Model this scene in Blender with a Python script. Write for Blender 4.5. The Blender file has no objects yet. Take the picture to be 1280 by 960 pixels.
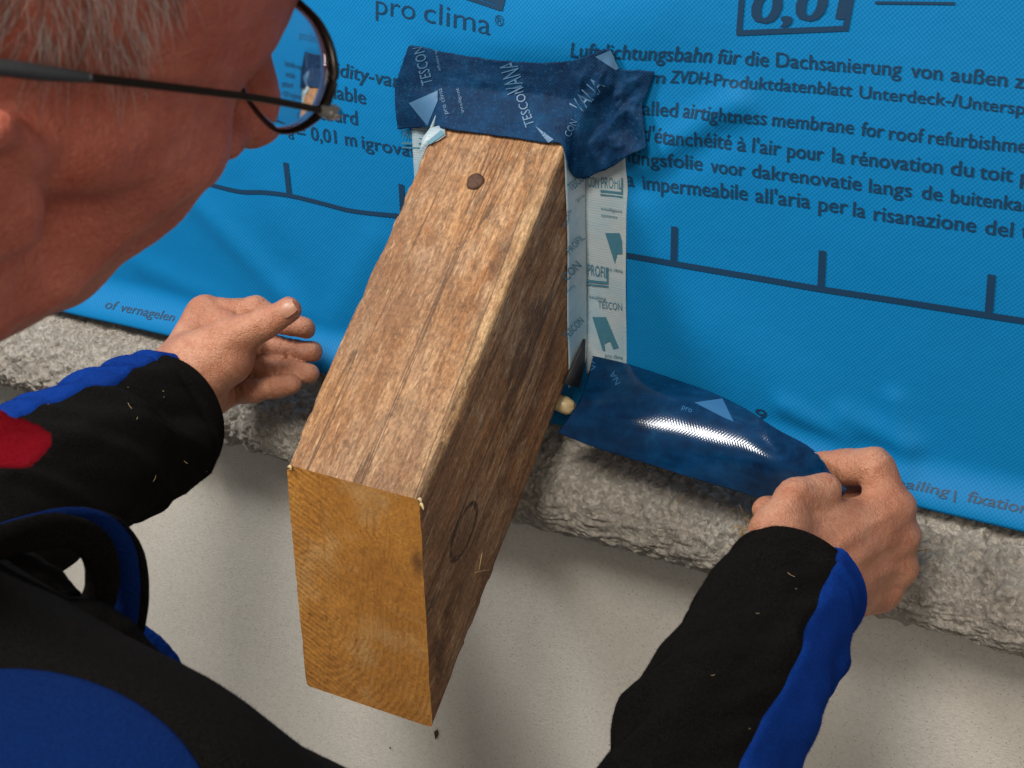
import bpy, bmesh, math, random
import numpy as np
from mathutils import Matrix, Vector
random.seed(4); rng = np.random.default_rng(7)
scene = bpy.context.scene; COL = scene.collection
# ------------------------------------------------------------------ camera (solved from the photograph's vanishing points)
M = np.array([[0.8640104077, 0.5027291270, -0.0273759059], [0.1912348320, -0.3779911556, -0.9058432123], [-0.4657416176, 0.7774227365, -0.4227276126]])
C = np.array([0.6176804574, -0.9666714229, 0.3073331119]); FPX = 2154.157
cd = bpy.data.cameras.new('camera'); cam = bpy.data.objects.new('camera', cd); COL.objects.link(cam)
cd.sensor_width = 36; cd.lens = FPX / 1280 * 36; cd.clip_start = .02; cd.clip_end = 50
cam.matrix_world = Matrix(((M[0][0], -M[1][0], -M[2][0], C[0]), (M[0][1], -M[1][1], -M[2][1], C[1]), (M[0][2], -M[1][2], -M[2][2], C[2]), (0, 0, 0, 1)))
cd.dof.use_dof = True; cd.dof.focus_distance = 1.08; cd.dof.aperture_fstop = 36
scene.camera = cam
# ------------------------------------------------------------------ light
wd = bpy.data.worlds.new('World'); scene.world = wd; wd.use_nodes = True
bg = wd.node_tree.nodes['Background']; bg.inputs[0].default_value = (1, .96, .90, 1); bg.inputs[1].default_value = .17
def lamp(name, loc, target, sx, sy, power, col):
    l = bpy.data.lights.new(name, 'AREA'); l.shape = 'RECTANGLE'; l.size = sx; l.size_y = sy; l.energy = power; l.color = col
    o = bpy.data.objects.new(name, l); COL.objects.link(o); o.location = loc
    o.rotation_euler = (Vector(target) - Vector(loc)).to_track_quat('-Z', 'Y').to_euler(); return o
lamp('softbox_key', (.28, -1.25, 1.38), (.08, -.05, -.1), .60, .60, 36, (1, .93, .83))
lamp('softbox_side', (-.62, -.60, .80), (.15, -.05, -.15), .26, .26, 17, (1, .98, .95))
lamp('bounce_fill', (1.55, -1.5, .55), (.1, -.3, -.1), 1.4, 1.4, 13, (1, .88, .76))  # added fill area light, stands in for bounce from the surroundings
scene.view_settings.view_transform = 'Standard'; scene.view_settings.look = 'None'
scene.view_settings.exposure = -.30; scene.view_settings.gamma = 1
# ------------------------------------------------------------------ helpers: geometry of the photograph
def ray(u, v): return M.T @ np.array([(u - 640) / FPX, (v - 480) / FPX, 1.])
def onY(u, v, Y=0.):
    r = ray(u, v); return C + r * ((Y - C[1]) / r[1])
def onP(u, v, p0, n):
    r = ray(u, v); return C + r * (np.dot(np.array(p0) - C, n) / np.dot(r, n))
def cp(u, v, d): return np.array([(u - 640) / FPX * d, (v - 480) / FPX * d, d])        # camera frame, metres
def c2w(P): return np.asarray(P) @ M + C
def W(u, v, d): return c2w(cp(u, v, d))
def sstep(a, b, x): t = np.clip((x - a) / (b - a), 0, 1); return t * t * (3 - 2 * t)
def hash3(i, j, k, s=0):
    h = (i.astype(np.int64) * 374761393 + j.astype(np.int64) * 668265263 + k.astype(np.int64) * 2147483647 + s * 1274126177) & 0xffffffff
    h = ((h ^ (h >> 13)) * 1274126177) & 0xffffffff; h = h ^ (h >> 16)
    return (h & 0xffff) / 65535.0
def vnoise(p, s=0):
    p = np.asarray(p, float); i = np.floor(p).astype(np.int64); f = p - i; f = f * f * (3 - 2 * f); r = 0
    for a in (0, 1):
        for b in (0, 1):
            for c in (0, 1):
                w = (f[..., 0] if a else 1 - f[..., 0]) * (f[..., 1] if b else 1 - f[..., 1]) * (f[..., 2] if c else 1 - f[..., 2])
                r = r + w * hash3(i[..., 0] + a, i[..., 1] + b, i[..., 2] + c, s)
    return r * 2 - 1
def fbm(p, o=4, s=0):
    r = 0; a = .5; p = np.asarray(p, float)
    for k in range(o): r = r + a * vnoise(p, s + k); p = p * 2.03 + 7.1; a *= .5
    return r
# ------------------------------------------------------------------ helpers: objects
def mesh(name, v, f, mat=None, parent=None, smooth=True):
    me = bpy.data.meshes.new(name); me.from_pydata([tuple(map(float, x)) for x in v], [], [tuple(map(int, q)) for q in f]); me.update()
    if smooth: me.polygons.foreach_set('use_smooth', [True] * len(me.polygons))
    for m in (mat if isinstance(mat, (list, tuple)) else [mat]):
        if m: me.materials.append(m)
    o = bpy.data.objects.new(name, me); COL.objects.link(o)
    if parent: o.parent = parent; o.matrix_parent_inverse = parent.matrix_world.inverted()
    return o
def empty(name, loc):
    o = bpy.data.objects.new(name, None); COL.objects.link(o); o.location = tuple(loc); o.empty_display_size = .05
    bpy.context.view_layer.update(); return o
def tag(o, label, cat, group=None):
    o['label'] = label; o['category'] = cat
    if group: o['group'] = group
    return o
def gridf(n, m, off=0, wrap=False):
    q = []
    for i in range(n - 1):
        for j in range(m if wrap else m - 1):
            j2 = (j + 1) % m
            q.append((off + i * m + j, off + (i + 1) * m + j, off + (i + 1) * m + j2, off + i * m + j2))
    return q
def spline(P, n):
    P = np.asarray(P, float); k = len(P); t = np.linspace(0, k - 1, n); i = np.clip(t.astype(int), 0, k - 2); f = (t - i)[:, None]
    p0 = P[np.maximum(i - 1, 0)]; p1 = P[i]; p2 = P[i + 1]; p3 = P[np.minimum(i + 2, k - 1)]
    return .5 * ((2 * p1) + (-p0 + p2) * f + (2 * p0 - 5 * p1 + 4 * p2 - p3) * f ** 2 + (-p0 + 3 * p1 - 3 * p2 + p3) * f ** 3)
def tube(path, rad, seg=10, caps=True):
    path = np.asarray(path, float); n = len(path); rad = np.broadcast_to(rad, (n,)); v = []
    T = np.gradient(path, axis=0); T /= np.linalg.norm(T, axis=1)[:, None] + 1e-12
    up = np.array([.13, .31, .94]); a = np.linspace(0, 2 * np.pi, seg, endpoint=False)
    for p, t, r in zip(path, T, rad):
        x = np.cross(up, t); x /= np.linalg.norm(x) + 1e-9; y = np.cross(t, x)
        v.extend(p + r * (np.cos(a)[:, None] * x + np.sin(a)[:, None] * y))
    f = gridf(n, seg, 0, True)
    if caps: f += [tuple(range(seg))[::-1], tuple((n - 1) * seg + k for k in range(seg))]
    return v, f
# ------------------------------------------------------------------ helpers: signed distance bodies
def rcone(p, a, b, ra, rb):
    a = np.asarray(a); b = np.asarray(b); ba = b - a; h = np.clip(((p - a) @ ba) / (ba @ ba), 0, 1)
    return np.linalg.norm(p - a - h[:, None] * ba, axis=1) - (ra + (rb - ra) * h)
def ellip(p, c, R, rad):
    q = ((p - c) @ np.asarray(R).T) / np.asarray(rad); k = np.linalg.norm(q, axis=1); k2 = np.linalg.norm(q / np.asarray(rad), axis=1) + 1e-9
    return k * (k - 1) / k2
def smin(a, b, k): h = np.clip(.5 + .5 * (b - a) / k, 0, 1); return b + (a - b) * h - k * h * (1 - h)
def nets(fn, lo, hi, h, sm=2):
    lo = np.array(lo); n = np.ceil((np.array(hi) - lo) / h).astype(int) + 1
    ax = [lo[i] + h * np.arange(n[i]) for i in range(3)]
    G = np.stack(np.meshgrid(*ax, indexing='ij'), -1).reshape(-1, 3); val = np.empty(len(G))
    for s in range(0, len(G), 400000): val[s:s + 400000] = fn(G[s:s + 400000])
    val = val.reshape(n); ins = val < 0; c = n - 1
    cnt = np.zeros(c); acc = np.zeros((*c, 3)); offs = [(i, j, k) for i in (0, 1) for j in (0, 1) for k in (0, 1)]
    sl = lambda o: tuple(slice(o[i], o[i] + c[i]) for i in range(3))
    for o in offs:
        for ax_ in range(3):
            if o[ax_] == 0:
                o2 = list(o); o2[ax_] = 1; A = val[sl(o)]; B = val[sl(o2)]; m = (A < 0) != (B < 0)
                t = np.where(m, A / np.where(m, A - B, 1), 0)
                cnt += m
                for q in range(3): acc[..., q] += m * (o[q] + (t if q == ax_ else 0))
    act = cnt > 0; idx = -np.ones(c, int); idx[act] = np.arange(act.sum())
    V = (np.argwhere(act) + acc[act] / cnt[act][:, None]) * h + lo; F = []
    for ax_ in range(3):
        a1, a2 = (ax_ + 1) % 3, (ax_ + 2) % 3
        s0 = [slice(None)] * 3; s1 = [slice(None)] * 3; s0[ax_] = slice(0, -1); s1[ax_] = slice(1, None)
        e = np.argwhere(ins[tuple(s0)] != ins[tuple(s1)])
        e = e[(e[:, a1] > 0) & (e[:, a2] > 0) & (e[:, a1] < c[a1]) & (e[:, a2] < c[a2])]
        d1 = np.eye(3, dtype=int)[a1]; d2 = np.eye(3, dtype=int)[a2]
        q = np.stack([idx[tuple((e - x).T)] for x in (0 * d1, d1, d1 + d2, d2)], 1)
        fl = ins[tuple(e.T)]; q[fl] = q[fl][:, ::-1]; F.append(q)
    F = np.concatenate(F); F = F[(F >= 0).all(1)][:, ::-1]; us, iv = np.unique(F, return_inverse=True); V = V[us]; F = iv.reshape(F.shape)
    for _ in range(sm):
        S = np.zeros_like(V); N = np.zeros(len(V))
        for k in range(4):
            a, b = F[:, k], F[:, (k + 1) % 4]
            np.add.at(S, a, V[b]); np.add.at(S, b, V[a]); np.add.at(N, a, 1); np.add.at(N, b, 1)
        V = .5 * V + .5 * S / N[:, None]
    return V, F
# ------------------------------------------------------------------ materials
class NT:
    def __init__(s, name, rough=.6, base=(.5, .5, .5), **kw):
        s.m = bpy.data.materials.new(name); s.m.use_nodes = True; s.t = s.m.node_tree; s.b = s.t.nodes['Principled BSDF']
        s.b.inputs['Base Color'].default_value = (*base, 1); s.b.inputs['Roughness'].default_value = rough
        for k, v in kw.items(): s.b.inputs[k.replace('_', ' ')].default_value = v
        s.co = s.n('ShaderNodeTexCoord').outputs['Object']
    def n(s, typ, **kw):
        x = s.t.nodes.new(typ)
        for k, v in kw.items(): setattr(x, k, v)
        return x
    def put(s, sock, v):
        if hasattr(v, 'is_output'): s.t.links.new(v, sock)
        else: sock.default_value = v
    def math(s, op, a, b=0., c=0., clamp=False):
        x = s.n('ShaderNodeMath', operation=op, use_clamp=clamp); s.put(x.inputs[0], a); s.put(x.inputs[1], b); s.put(x.inputs[2], c); return x.outputs[0]
    def map(s, scale=(1, 1, 1), loc=(0, 0, 0), rot=(0, 0, 0), src=None):
        x = s.n('ShaderNodeMapping'); s.put(x.inputs[0], src or s.co); x.inputs[1].default_value = loc; x.inputs[2].default_value = rot; x.inputs[3].default_value = scale; return x.outputs[0]
    def noise(s, scale, detail=4, rough=.55, vec=None, dist=0):
        x = s.n('ShaderNodeTexNoise'); s.put(x.inputs['Vector'], vec or s.co); x.inputs['Scale'].default_value = scale
        x.inputs['Detail'].default_value = detail; x.inputs['Roughness'].default_value = rough; x.inputs['Distortion'].default_value = dist; return x.outputs[0]
    def vor(s, scale, vec=None, feature='F1'):
        x = s.n('ShaderNodeTexVoronoi', feature=feature); s.put(x.inputs['Vector'], vec or s.co); x.inputs['Scale'].default_value = scale; return x.outputs[0]
    def ramp(s, fac, stops):
        x = s.n('ShaderNodeValToRGB'); s.put(x.inputs[0], fac); e = x.color_ramp.elements
        while len(e) < len(stops): e.new(.5)
        for q, (p, c) in zip(e, stops): q.position = p; q.color = (*c, 1) if len(c) == 3 else c
        return x.outputs[0]
    def mix(s, fac, a, b, mode='MIX'):
        x = s.n('ShaderNodeMix', data_type='RGBA', blend_type=mode); s.put(x.inputs[0], fac)
        for i, v in ((6, a), (7, b)): s.put(x.inputs[i], v if hasattr(v, 'is_output') else (*v, 1))
        return x.outputs[2]
    def sep(s, vec=None):
        x = s.n('ShaderNodeSeparateXYZ'); s.put(x.inputs[0], vec or s.co); return x.outputs
    def color(s, c): s.put(s.b.inputs['Base Color'], c)
    def rough(s, c): s.put(s.b.inputs['Roughness'], c)
    def bump(s, h, dist=.001, st=1., prev=None):
        x = s.n('ShaderNodeBump'); s.put(x.inputs['Height'], h); x.inputs['Distance'].default_value = dist; x.inputs['Strength'].default_value = st
        if prev: s.put(x.inputs['Normal'], prev)
        s.put(s.b.inputs['Normal'], x.outputs[0]); return x.outputs[0]
def weave(t, pitch, axes=(0, 2)):
    xyz = t.sep(); k = math.pi / pitch
    a = t.math('SINE', t.math('MULTIPLY', xyz[axes[0]], k)); b = t.math('SINE', t.math('MULTIPLY', xyz[axes[1]], k))
    return t.math('MULTIPLY_ADD', t.math('MULTIPLY', a, b), .5, .5)
def m_membrane():
    t = NT('membrane_blue', .6); t.b.inputs['Specular IOR Level'].default_value = .22; w = weave(t, .0015)
    c = t.mix(t.math('MULTIPLY', w, .40), (.0, .190, .47), (.0, .085, .25))
    c = t.mix(t.ramp(t.noise(9, 5), [(.35, (0, 0, 0)), (.7, (.25, .25, .25))]), c, (.0, .15, .36)); t.color(c)
    n = t.bump(t.noise(60, 3), .0012, .4); t.bump(w, .0004, .4, n); return t.m
def m_print(name, c, rough=.55):
    t = NT(name, rough, c); t.color(t.mix(t.math('MULTIPLY', weave(t, .0016), .35), c, tuple(x * .5 + (0, .03, .07)[i] for i, x in enumerate(c)))); return t.m
def m_wood():
    t = NT('weathered_wood', .8); xyz = t.sep(); bend = t.map((1, 1, 1)); 
    n1 = t.noise(1.4, 8, .66, t.map((24, 2.6, 24)), 1.5); n2 = t.noise(5, 8, .72, t.map((22, 2.0, 22)), .9); n3 = t.noise(36, 8, .74, t.map((1, .55, 1)))
    c = t.ramp(n1, [(.28, (.155, .064, .026)), (.44, (.265, .122, .050)), (.58, (.36, .185, .082)), (.74, (.47, .275, .135))])
    c = t.mix(t.ramp(n2, [(.36, (.65, .65, .65)), (.53, (0, 0, 0))]), c, (.15, .066, .029))
    c = t.mix(t.ramp(n3, [(.50, (0, 0, 0)), (.64, (.65, .65, .65))]), c, (.44, .30, .185))
    blot = t.noise(13, 9, .78, t.map((1.6, .9, 1.6), (.3, .1, .5)), .9)
    c = t.mix(t.ramp(blot, [(.52, (0, 0, 0)), (.61, (.85, .85, .85))]), c, (.075, .040, .022)); worn = t.noise(11, 7, .7, t.map((1.3, .7, 1.3), (.9, .4, .2)), .5); c = t.mix(t.ramp(worn, [(.52, (0, 0, 0)), (.66, (.65, .65, .65))]), c, (.43, .275, .165))
    fineb = t.noise(85, 6, .75, t.map((1, .7, 1), (.1, .9, .4))); c = t.mix(t.ramp(fineb, [(.57, (0, 0, 0)), (.66, (.75, .75, .75))]), c, (.09, .048, .026))
    grime = t.noise(6, 5, .6, t.map((1, 1, 1), (.7, .2, .9))); c = t.mix(t.ramp(grime, [(.48, (0, 0, 0)), (.66, (.55, .55, .55))]), c, (.20, .112, .068))
    dx = t.math('DIVIDE', t.math('SUBTRACT', xyz[1], -.284), 1.75); dz = t.math('SUBTRACT', xyz[2], -.066)
    d = t.math('ADD', t.math('SQRT', t.math('ADD', t.math('MULTIPLY', dx, dx), t.math('MULTIPLY', dz, dz))), t.math('MULTIPLY', t.noise(40, 3), .004))
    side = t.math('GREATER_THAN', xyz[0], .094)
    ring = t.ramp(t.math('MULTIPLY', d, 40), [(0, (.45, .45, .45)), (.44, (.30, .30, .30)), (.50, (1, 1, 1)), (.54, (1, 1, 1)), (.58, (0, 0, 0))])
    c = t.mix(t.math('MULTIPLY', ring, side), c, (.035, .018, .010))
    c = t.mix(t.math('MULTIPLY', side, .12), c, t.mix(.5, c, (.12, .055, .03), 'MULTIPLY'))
    fl_ = t.ramp(t.noise(300, 4, .6, t.map((1, .14, 1), (.2, .6, .1))), [(.58, (0, 0, 0)), (.68, (.6, .6, .6))]); c = t.mix(fl_, c, (.50, .34, .20))
    wear = t.math('MULTIPLY', t.ramp(t.math('MULTIPLY', xyz[0], 10), [(.86, (0, 0, 0)), (.97, (1, 1, 1))]), t.ramp(t.math('MULTIPLY_ADD', xyz[2], 10, 1.), [(.93, (0, 0, 0)), (.985, (1, 1, 1))])); c = t.mix(t.math('MULTIPLY', wear, t.ramp(n3, [(.35, (.1, .1, .1)), (.6, (.8, .8, .8))])), c, (.55, .37, .20))
    crk = t.noise(1.0, 3, .5, t.map((38, 1.1, 38), (.4, .3, .2)), .4); c = t.mix(t.ramp(crk, [(.478, (0, 0, 0)), (.485, (.75, .75, .75)), (.490, (.75, .75, .75)), (.497, (0, 0, 0))]), c, (.05, .025, .014))
    gr = t.noise(330, 4, .65, t.map((1.2, .20, 1.2))); speck = t.ramp(t.noise(430, 3), [(.63, (0, 0, 0)), (.76, (.4, .4, .4))])
    c = t.mix(t.ramp(gr, [(.38, (.6, .6, .6)), (.56, (0, 0, 0))]), c, (.13, .062, .028)); c = t.mix(speck, c, (.58, .44, .30)); vg = t.n('ShaderNodeHueSaturation'); t.put(vg.inputs['Value'], t.math('MULTIPLY_ADD', t.noise(560, 3, .6, t.map((1, .5, 1))), 1.7, .22)); t.put(vg.inputs['Color'], c); vg.inputs['Saturation'].default_value = 1.04; t.color(vg.outputs[0])
    h = t.math('ADD', t.math('MULTIPLY', n2, .7), t.math('ADD', t.math('MULTIPLY', gr, .5), t.math('ADD', t.math('MULTIPLY', n3, .7), t.math('MULTIPLY', fineb, -.6)))); n = t.bump(h, .0017, .8); t.bump(t.noise(800, 3), .0006, .6, n); return t.m
def m_end():
    t = NT('sawn_end_grain', .5); xyz = t.sep()
    dx = t.math('SUBTRACT', xyz[0], .012); dz = t.math('MULTIPLY', t.math('ADD', xyz[2], .060), .8)
    wob = t.math('MULTIPLY', t.noise(14, 4), .030)
    d = t.math('ADD', t.math('SQRT', t.math('ADD', t.math('MULTIPLY', dx, dx), t.math('MULTIPLY', dz, dz))), wob)
    r = t.math('MULTIPLY_ADD', t.math('SINE', t.math('MULTIPLY', d, 1500)), .5, .5)
    fine = t.noise(300, 4, .6, t.map((1.6, 1, .5)))
    c = t.ramp(t.noise(22, 5, .6), [(.3, (.38, .155, .024)), (.55, (.49, .215, .038)), (.75, (.55, .275, .065))])
    c = t.mix(t.math('MULTIPLY', r, .09), c, (.27, .11, .022)); c = t.mix(t.ramp(fine, [(.3, (.45, .45, .45)), (.62, (0, 0, 0))]), c, (.19, .08, .022))
    pale = t.ramp(t.noise(26, 5, .6, t.map((1, 1, 1), (.4, .2, .1))), [(.55, (0, 0, 0)), (.75, (.40, .40, .40))]); c = t.mix(pale, c, (.56, .38, .18))
    edge = t.math('ADD', xyz[0], t.math('MULTIPLY', t.noise(60, 5, .7), .022))
    c = t.mix(t.ramp(t.math('MULTIPLY', edge, 10), [(1.02, (0, 0, 0)), (1.10, (.7, .7, .7))]), c, (.12, .055, .024)); t.color(c)
    sx_ = t.math('SUBTRACT', xyz[0], .0965); sz_ = t.math('MULTIPLY', t.math('ADD', xyz[2], .0336), .7); sd_ = t.math('ADD', t.math('SQRT', t.math('ADD', t.math('MULTIPLY', sx_, sx_), t.math('MULTIPLY', sz_, sz_))), t.math('MULTIPLY', t.noise(130, 4), .006))
    c = t.mix(t.ramp(t.math('MULTIPLY', sd_, 100), [(.45, (.8, .8, .8)), (1.0, (0, 0, 0))]), c, (.10, .042, .016))
    ck_ = t.noise(1., 4, .55, t.map((26, 1, 5), (.35, 0, .2)), .5); c = t.mix(t.ramp(ck_, [(.482, (0, 0, 0)), (.488, (.28, .28, .28)), (.491, (.28, .28, .28)), (.497, (0, 0, 0))]), c, (.15, .06, .018)); t.color(c)
    saw = t.math('SINE', t.math('MULTIPLY', t.math('ADD', xyz[2], t.math('MULTIPLY', xyz[0], .35)), 2100))
    sm = t.math('MULTIPLY', saw, t.ramp(t.math('MULTIPLY', xyz[0], 10), [(.05, (1, 1, 1)), (.42, (.1, .1, .1))]))
    n = t.bump(t.math('ADD', t.math('MULTIPLY', sm, .10), t.math('ADD', fine, t.math('MULTIPLY', r, .2))), .0009, .8); t.bump(t.noise(800, 2), .0004, .5, n); return t.m
def m_mortar():
    t = NT('rough_mortar', .9); n1 = t.noise(14, 6, .6); n2 = t.noise(120, 6, .7)
    c = t.ramp(n1, [(.3, (.44, .40, .345)), (.5, (.51, .47, .41)), (.7, (.59, .55, .485))])
    c = t.mix(t.ramp(n2, [(.34, (.45, .45, .45)), (.50, (0, 0, 0))]), c, (.20, .17, .14))
    c = t.mix(t.ramp(t.noise(300, 3), [(.6, (0, 0, 0)), (.7, (.6, .6, .6))]), c, (.52, .50, .45))
    c = t.mix(t.ramp(t.vor(75), [(.05, (.7, .7, .7)), (.11, (0, 0, 0))]), c, (.24, .26, .25)); t.color(c)
    pit = t.ramp(t.noise(260, 5, .75), [(.32, (0, 0, 0)), (.52, (1, 1, 1))]); n = t.bump(n2, .0050, 1.); n = t.bump(pit, .0016, 1., n); t.bump(t.noise(620, 4, .75), .0010, 1., n); return t.m
def m_plaster():
    t = NT('smooth_plaster', .85); n = t.noise(6, 5)
    c = t.ramp(n, [(.3, (.63, .60, .54)), (.7, (.70, .67, .61))]); sp = t.vor(260)
    c = t.mix(t.ramp(sp, [(.10, (.8, .8, .8)), (.17, (0, 0, 0))]), c, (.32, .265, .205))
    c = t.mix(t.ramp(t.noise(420, 3), [(.35, (.3, .3, .3)), (.6, (0, 0, 0))]), c, (.44, .405, .35)); t.color(c)
    q = t.bump(t.noise(30, 4), .002, .25); t.bump(t.noise(600, 4, .7), .0008, .6, q); return t.m
def m_pale():
    t = NT('pale_mesh_tape', .42); xyz = t.sep(); w = t.math('MULTIPLY_ADD', t.math('SINE', t.math('MULTIPLY', xyz[2], 3600)), .5, .5)
    c = t.mix(t.ramp(t.noise(22, 4), [(.4, (0, 0, 0)), (.65, (.75, .75, .75))]), (.40, .47, .50), (.22, .40, .52))
    c = t.mix(t.math('MULTIPLY', w, .15), c, (.22, .31, .36)); t.color(c); n = t.bump(w, .0003, .2); t.bump(t.noise(90, 4), .0015, .4, n); return t.m
def m_navy(name, rough, gloss=False):
    t = NT(name, rough, (.005, .04, .13)); n1 = t.noise(60, 6, .7); n2 = t.noise(420, 3, .6)
    c = t.ramp(n1, [(.3, (.0006, .012, .042)), (.55, (.001, .026, .080)), (.75, (.003, .052, .135))])
    t.b.inputs['Specular IOR Level'].default_value = .5 if gloss else .15
    if gloss:
        s = t.noise(130, 5, .6, t.map((.16, 1, 1), rot=(0, .25, 0))); c = t.mix(t.ramp(s, [(.45, (0, 0, 0)), (.7, (.5, .5, .5))]), c, (.004, .042, .13))
        t.color(c); n = t.bump(weave(t, .0011), .0003, .16); t.bump(t.noise(40, 2), .002, .12, n)
    else:
        c = t.mix(t.ramp(n2, [(.56, (0, 0, 0)), (.75, (.5, .5, .5))]), c, (.012, .095, .20)); t.color(c)
        n = t.bump(weave(t, .0011), .0003, .6); t.bump(n1, .0025, .5, n)
    return t.m
def m_skin(name, tone=1., red=1.):
    t = NT(name, .5); n1 = t.noise(38, 5, .6); n2 = t.noise(110, 5, .6)
    k = lambda a, b, c: (a * tone, b * tone * red, c * tone * (.12 + .88 * red) * 1.06)
    c = t.ramp(n1, [(.3, k(.38, .150, .075)), (.5, k(.47, .215, .120)), (.7, k(.55, .285, .168))])
    c = t.mix(t.ramp(n2, [(.52, (0, 0, 0)), (.72, (.5, .5, .5))]), c, k(.38, .115, .06))
    c = t.mix(t.ramp(t.noise(480, 3, .7), [(.40, (.26, .26, .26)), (.60, (0, 0, 0))]), c, k(.33, .10, .048)); c = t.mix(t.ramp(t.noise(190, 2), [(.66, (0, 0, 0)), (.76, (.45, .45, .45))]), c, k(.26, .11, .06)); t.color(c)
    t.b.inputs['Subsurface Weight'].default_value = .18; t.b.inputs['Subsurface Radius'].default_value = (.010, .004, .002); t.b.inputs['Subsurface Scale'].default_value = .5
    t.rough(t.ramp(n2, [(.3, (.42,) * 3), (.7, (.58,) * 3)]))
    n = t.bump(t.vor(750), .0006, .35); n = t.bump(t.noise(160, 6, .7, t.map((1, 1.8, .8))), .0020, .7, n); v_ = t.n('ShaderNodeTexVoronoi', feature='DISTANCE_TO_EDGE'); t.put(v_.inputs['Vector'], t.map((1, 1.5, .8))); v_.inputs['Scale'].default_value = 420; t.bump(t.ramp(v_.outputs[0], [(0, (0, 0, 0)), (.12, (1, 1, 1))]), .0003, .5, n); return t.m
def m_fleece(name, c, c2):
    t = NT(name, .95, c); t.b.inputs['Sheen Weight'].default_value = .06; t.b.inputs['Sheen Roughness'].default_value = .6; t.b.inputs['Specular IOR Level'].default_value = .03
    t.b.inputs['Sheen Tint'].default_value = (*[min(1, x * 6 + .1) for x in c], 1)
    n = t.noise(900, 4, .7); t.color(t.mix(t.ramp(n, [(.35, (0, 0, 0)), (.7, (1, 1, 1))]), c, c2)); q = t.bump(t.noise(70, 4, .6), .003, .4); t.bump(n, .0015, .8, q); return t.m
def m_simple(name, c, rough=.5, metal=0., **kw):
    t = NT(name, rough, c, **kw); t.b.inputs['Metallic'].default_value = metal
    n = t.noise(300, 3); t.color(t.mix(t.math('MULTIPLY', n, .5), c, tuple(x * .55 for x in c))); return t.m
def m_glass():
    t = NT('lens_glass', 0., (1, 1, 1)); t.b.inputs['Transmission Weight'].default_value = 1; t.b.inputs['IOR'].default_value = 1.5; return t.m
MAT = dict(membrane=m_membrane(), ink=m_print('membrane_ink', (.002, .032, .085)), wood=m_wood(), end=m_end(), mortar=m_mortar(), plaster=m_plaster(), pale=m_pale(),
           palei=m_simple('tape_ink', (.055, .19, .27)), navy=m_navy('navy_tape', .68), gloss=m_navy('navy_glossy_tape', .16, True), navyi=m_simple('navy_tape_ink', (.055, .15, .28)),
           skin=m_skin('skin'), ruddy=m_skin('ruddy_skin', .92, .60), black=m_fleece('black_fleece', (.0032, .0029, .0028), (.012, .0105, .0098)), blue=m_fleece('blue_fleece', (.003, .026, .18), (.006, .045, .27)),
           shadedblue=m_fleece('shaded_blue_fleece', (.002, .014, .085), (.004, .024, .13)), red=m_fleece('red_cotton', (.42, .010, .025), (.55, .02, .04)), rust=m_simple('rusty_iron', (.085, .04, .022), .7, .3), frame=m_simple('dark_metal', (.035, .028, .024), .3, .8),  # second blue fleece: the jacket's blue with shade darkened into its colour
           chrome=m_simple('bright_metal', (.6, .55, .5), .2, 1.), tip=m_simple('black_plastic', (.03, .035, .04), .4), glass=m_glass(), nail=m_simple('fingernail', (.47, .23, .15), .42),
           grey=m_simple('grey_hair', (.55, .50, .47), .4), dark=m_simple('brown_hair', (.13, .075, .055), .5), bone=m_simple('ivory_plastic', (.60, .46, .24), .35),
           matte=m_simple('matte_black', (.012, .012, .013), .6), straw=m_simple('straw', (.42, .23, .07), .7), lint=m_simple('pale_lint', (.62, .45, .22), .7))
# ------------------------------------------------------------------ the wall: plastered face and rough mortar ledge
wall = tag(empty('house_wall', (0, .1, -.8)), 'smooth beige plastered house wall with rough grey mortar ledge along its top', 'wall')
nx, nz = 90, 70; X = np.linspace(-1.3, 1.3, nx); Z = np.linspace(-.28, -1.5, nz)
v = [(x, -.014 - .0015 * math.sin(x * 5 + z * 7), z) for x in X for z in Z]; mesh('plaster_face', v, gridf(nx, nz), MAT['plaster'], wall)
prof = spline([(.012, -.236), (-.004, -.2395), (-.020, -.243), (-.034, -.249), (-.046, -.259), (-.053, -.272), (-.0555, -.285), (-.051, -.297), (-.040, -.3035), (-.026, -.304), (-.008, -.302)], 104)
NL, NP = 1500, 150; prof = spline(prof[::8], NP); X = np.concatenate([np.linspace(-.75, -.47, 60, endpoint=False), np.linspace(-.47, .47, NL - 120, endpoint=False), np.linspace(.47, .75, 60)])
tn = np.gradient(prof, axis=0); nr = np.stack([tn[:, 1], -tn[:, 0]], 1); nr /= np.linalg.norm(nr, axis=1)[:, None]; nr *= np.sign(-nr[:, :1].mean())
PX = np.repeat(X[:, None], NP, 1); PY = np.repeat(prof[None, :, 0], NL, 0); PZ = np.repeat(prof[None, :, 1], NL, 0)
P3 = np.stack([PX, PY, PZ], -1); left = sstep(.05, -.12, PX); low = sstep(-.262, -.276, PZ)
warp = fbm(P3 * 30, 2, 9)[..., None]
crumb = np.abs(fbm(P3 * 105, 4, 3)) * 2 - .45; worm = np.abs(fbm(P3 * 85 + warp * 1.5, 3, 15)) * 2 - .4
crease = np.abs(fbm(P3 * np.array([55, 140, 230]) + warp * 2.2, 3, 5)) * 2 - .4
d = fbm(P3 * np.array([9, 14, 14]), 3, 11) * .0030 + left * crumb * .0048 + (1 - left) * ((1 - low) * (worm * .0058 + (crumb * .0022)) + low * (crease * .0032 + crumb * .0008)) + fbm(P3 * 170, 3, 31) * .0042
chan = np.exp(-((PX + .178 - .25 * (PZ + .28)) / .007) ** 2) * sstep(-.26, -.275, PZ); d -= chan * .006
d *= .72; d *= sstep(0, 12, np.arange(NP))[None] * sstep(NP - 1, NP - 40, np.arange(NP))[None] * .9 + .1
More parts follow.
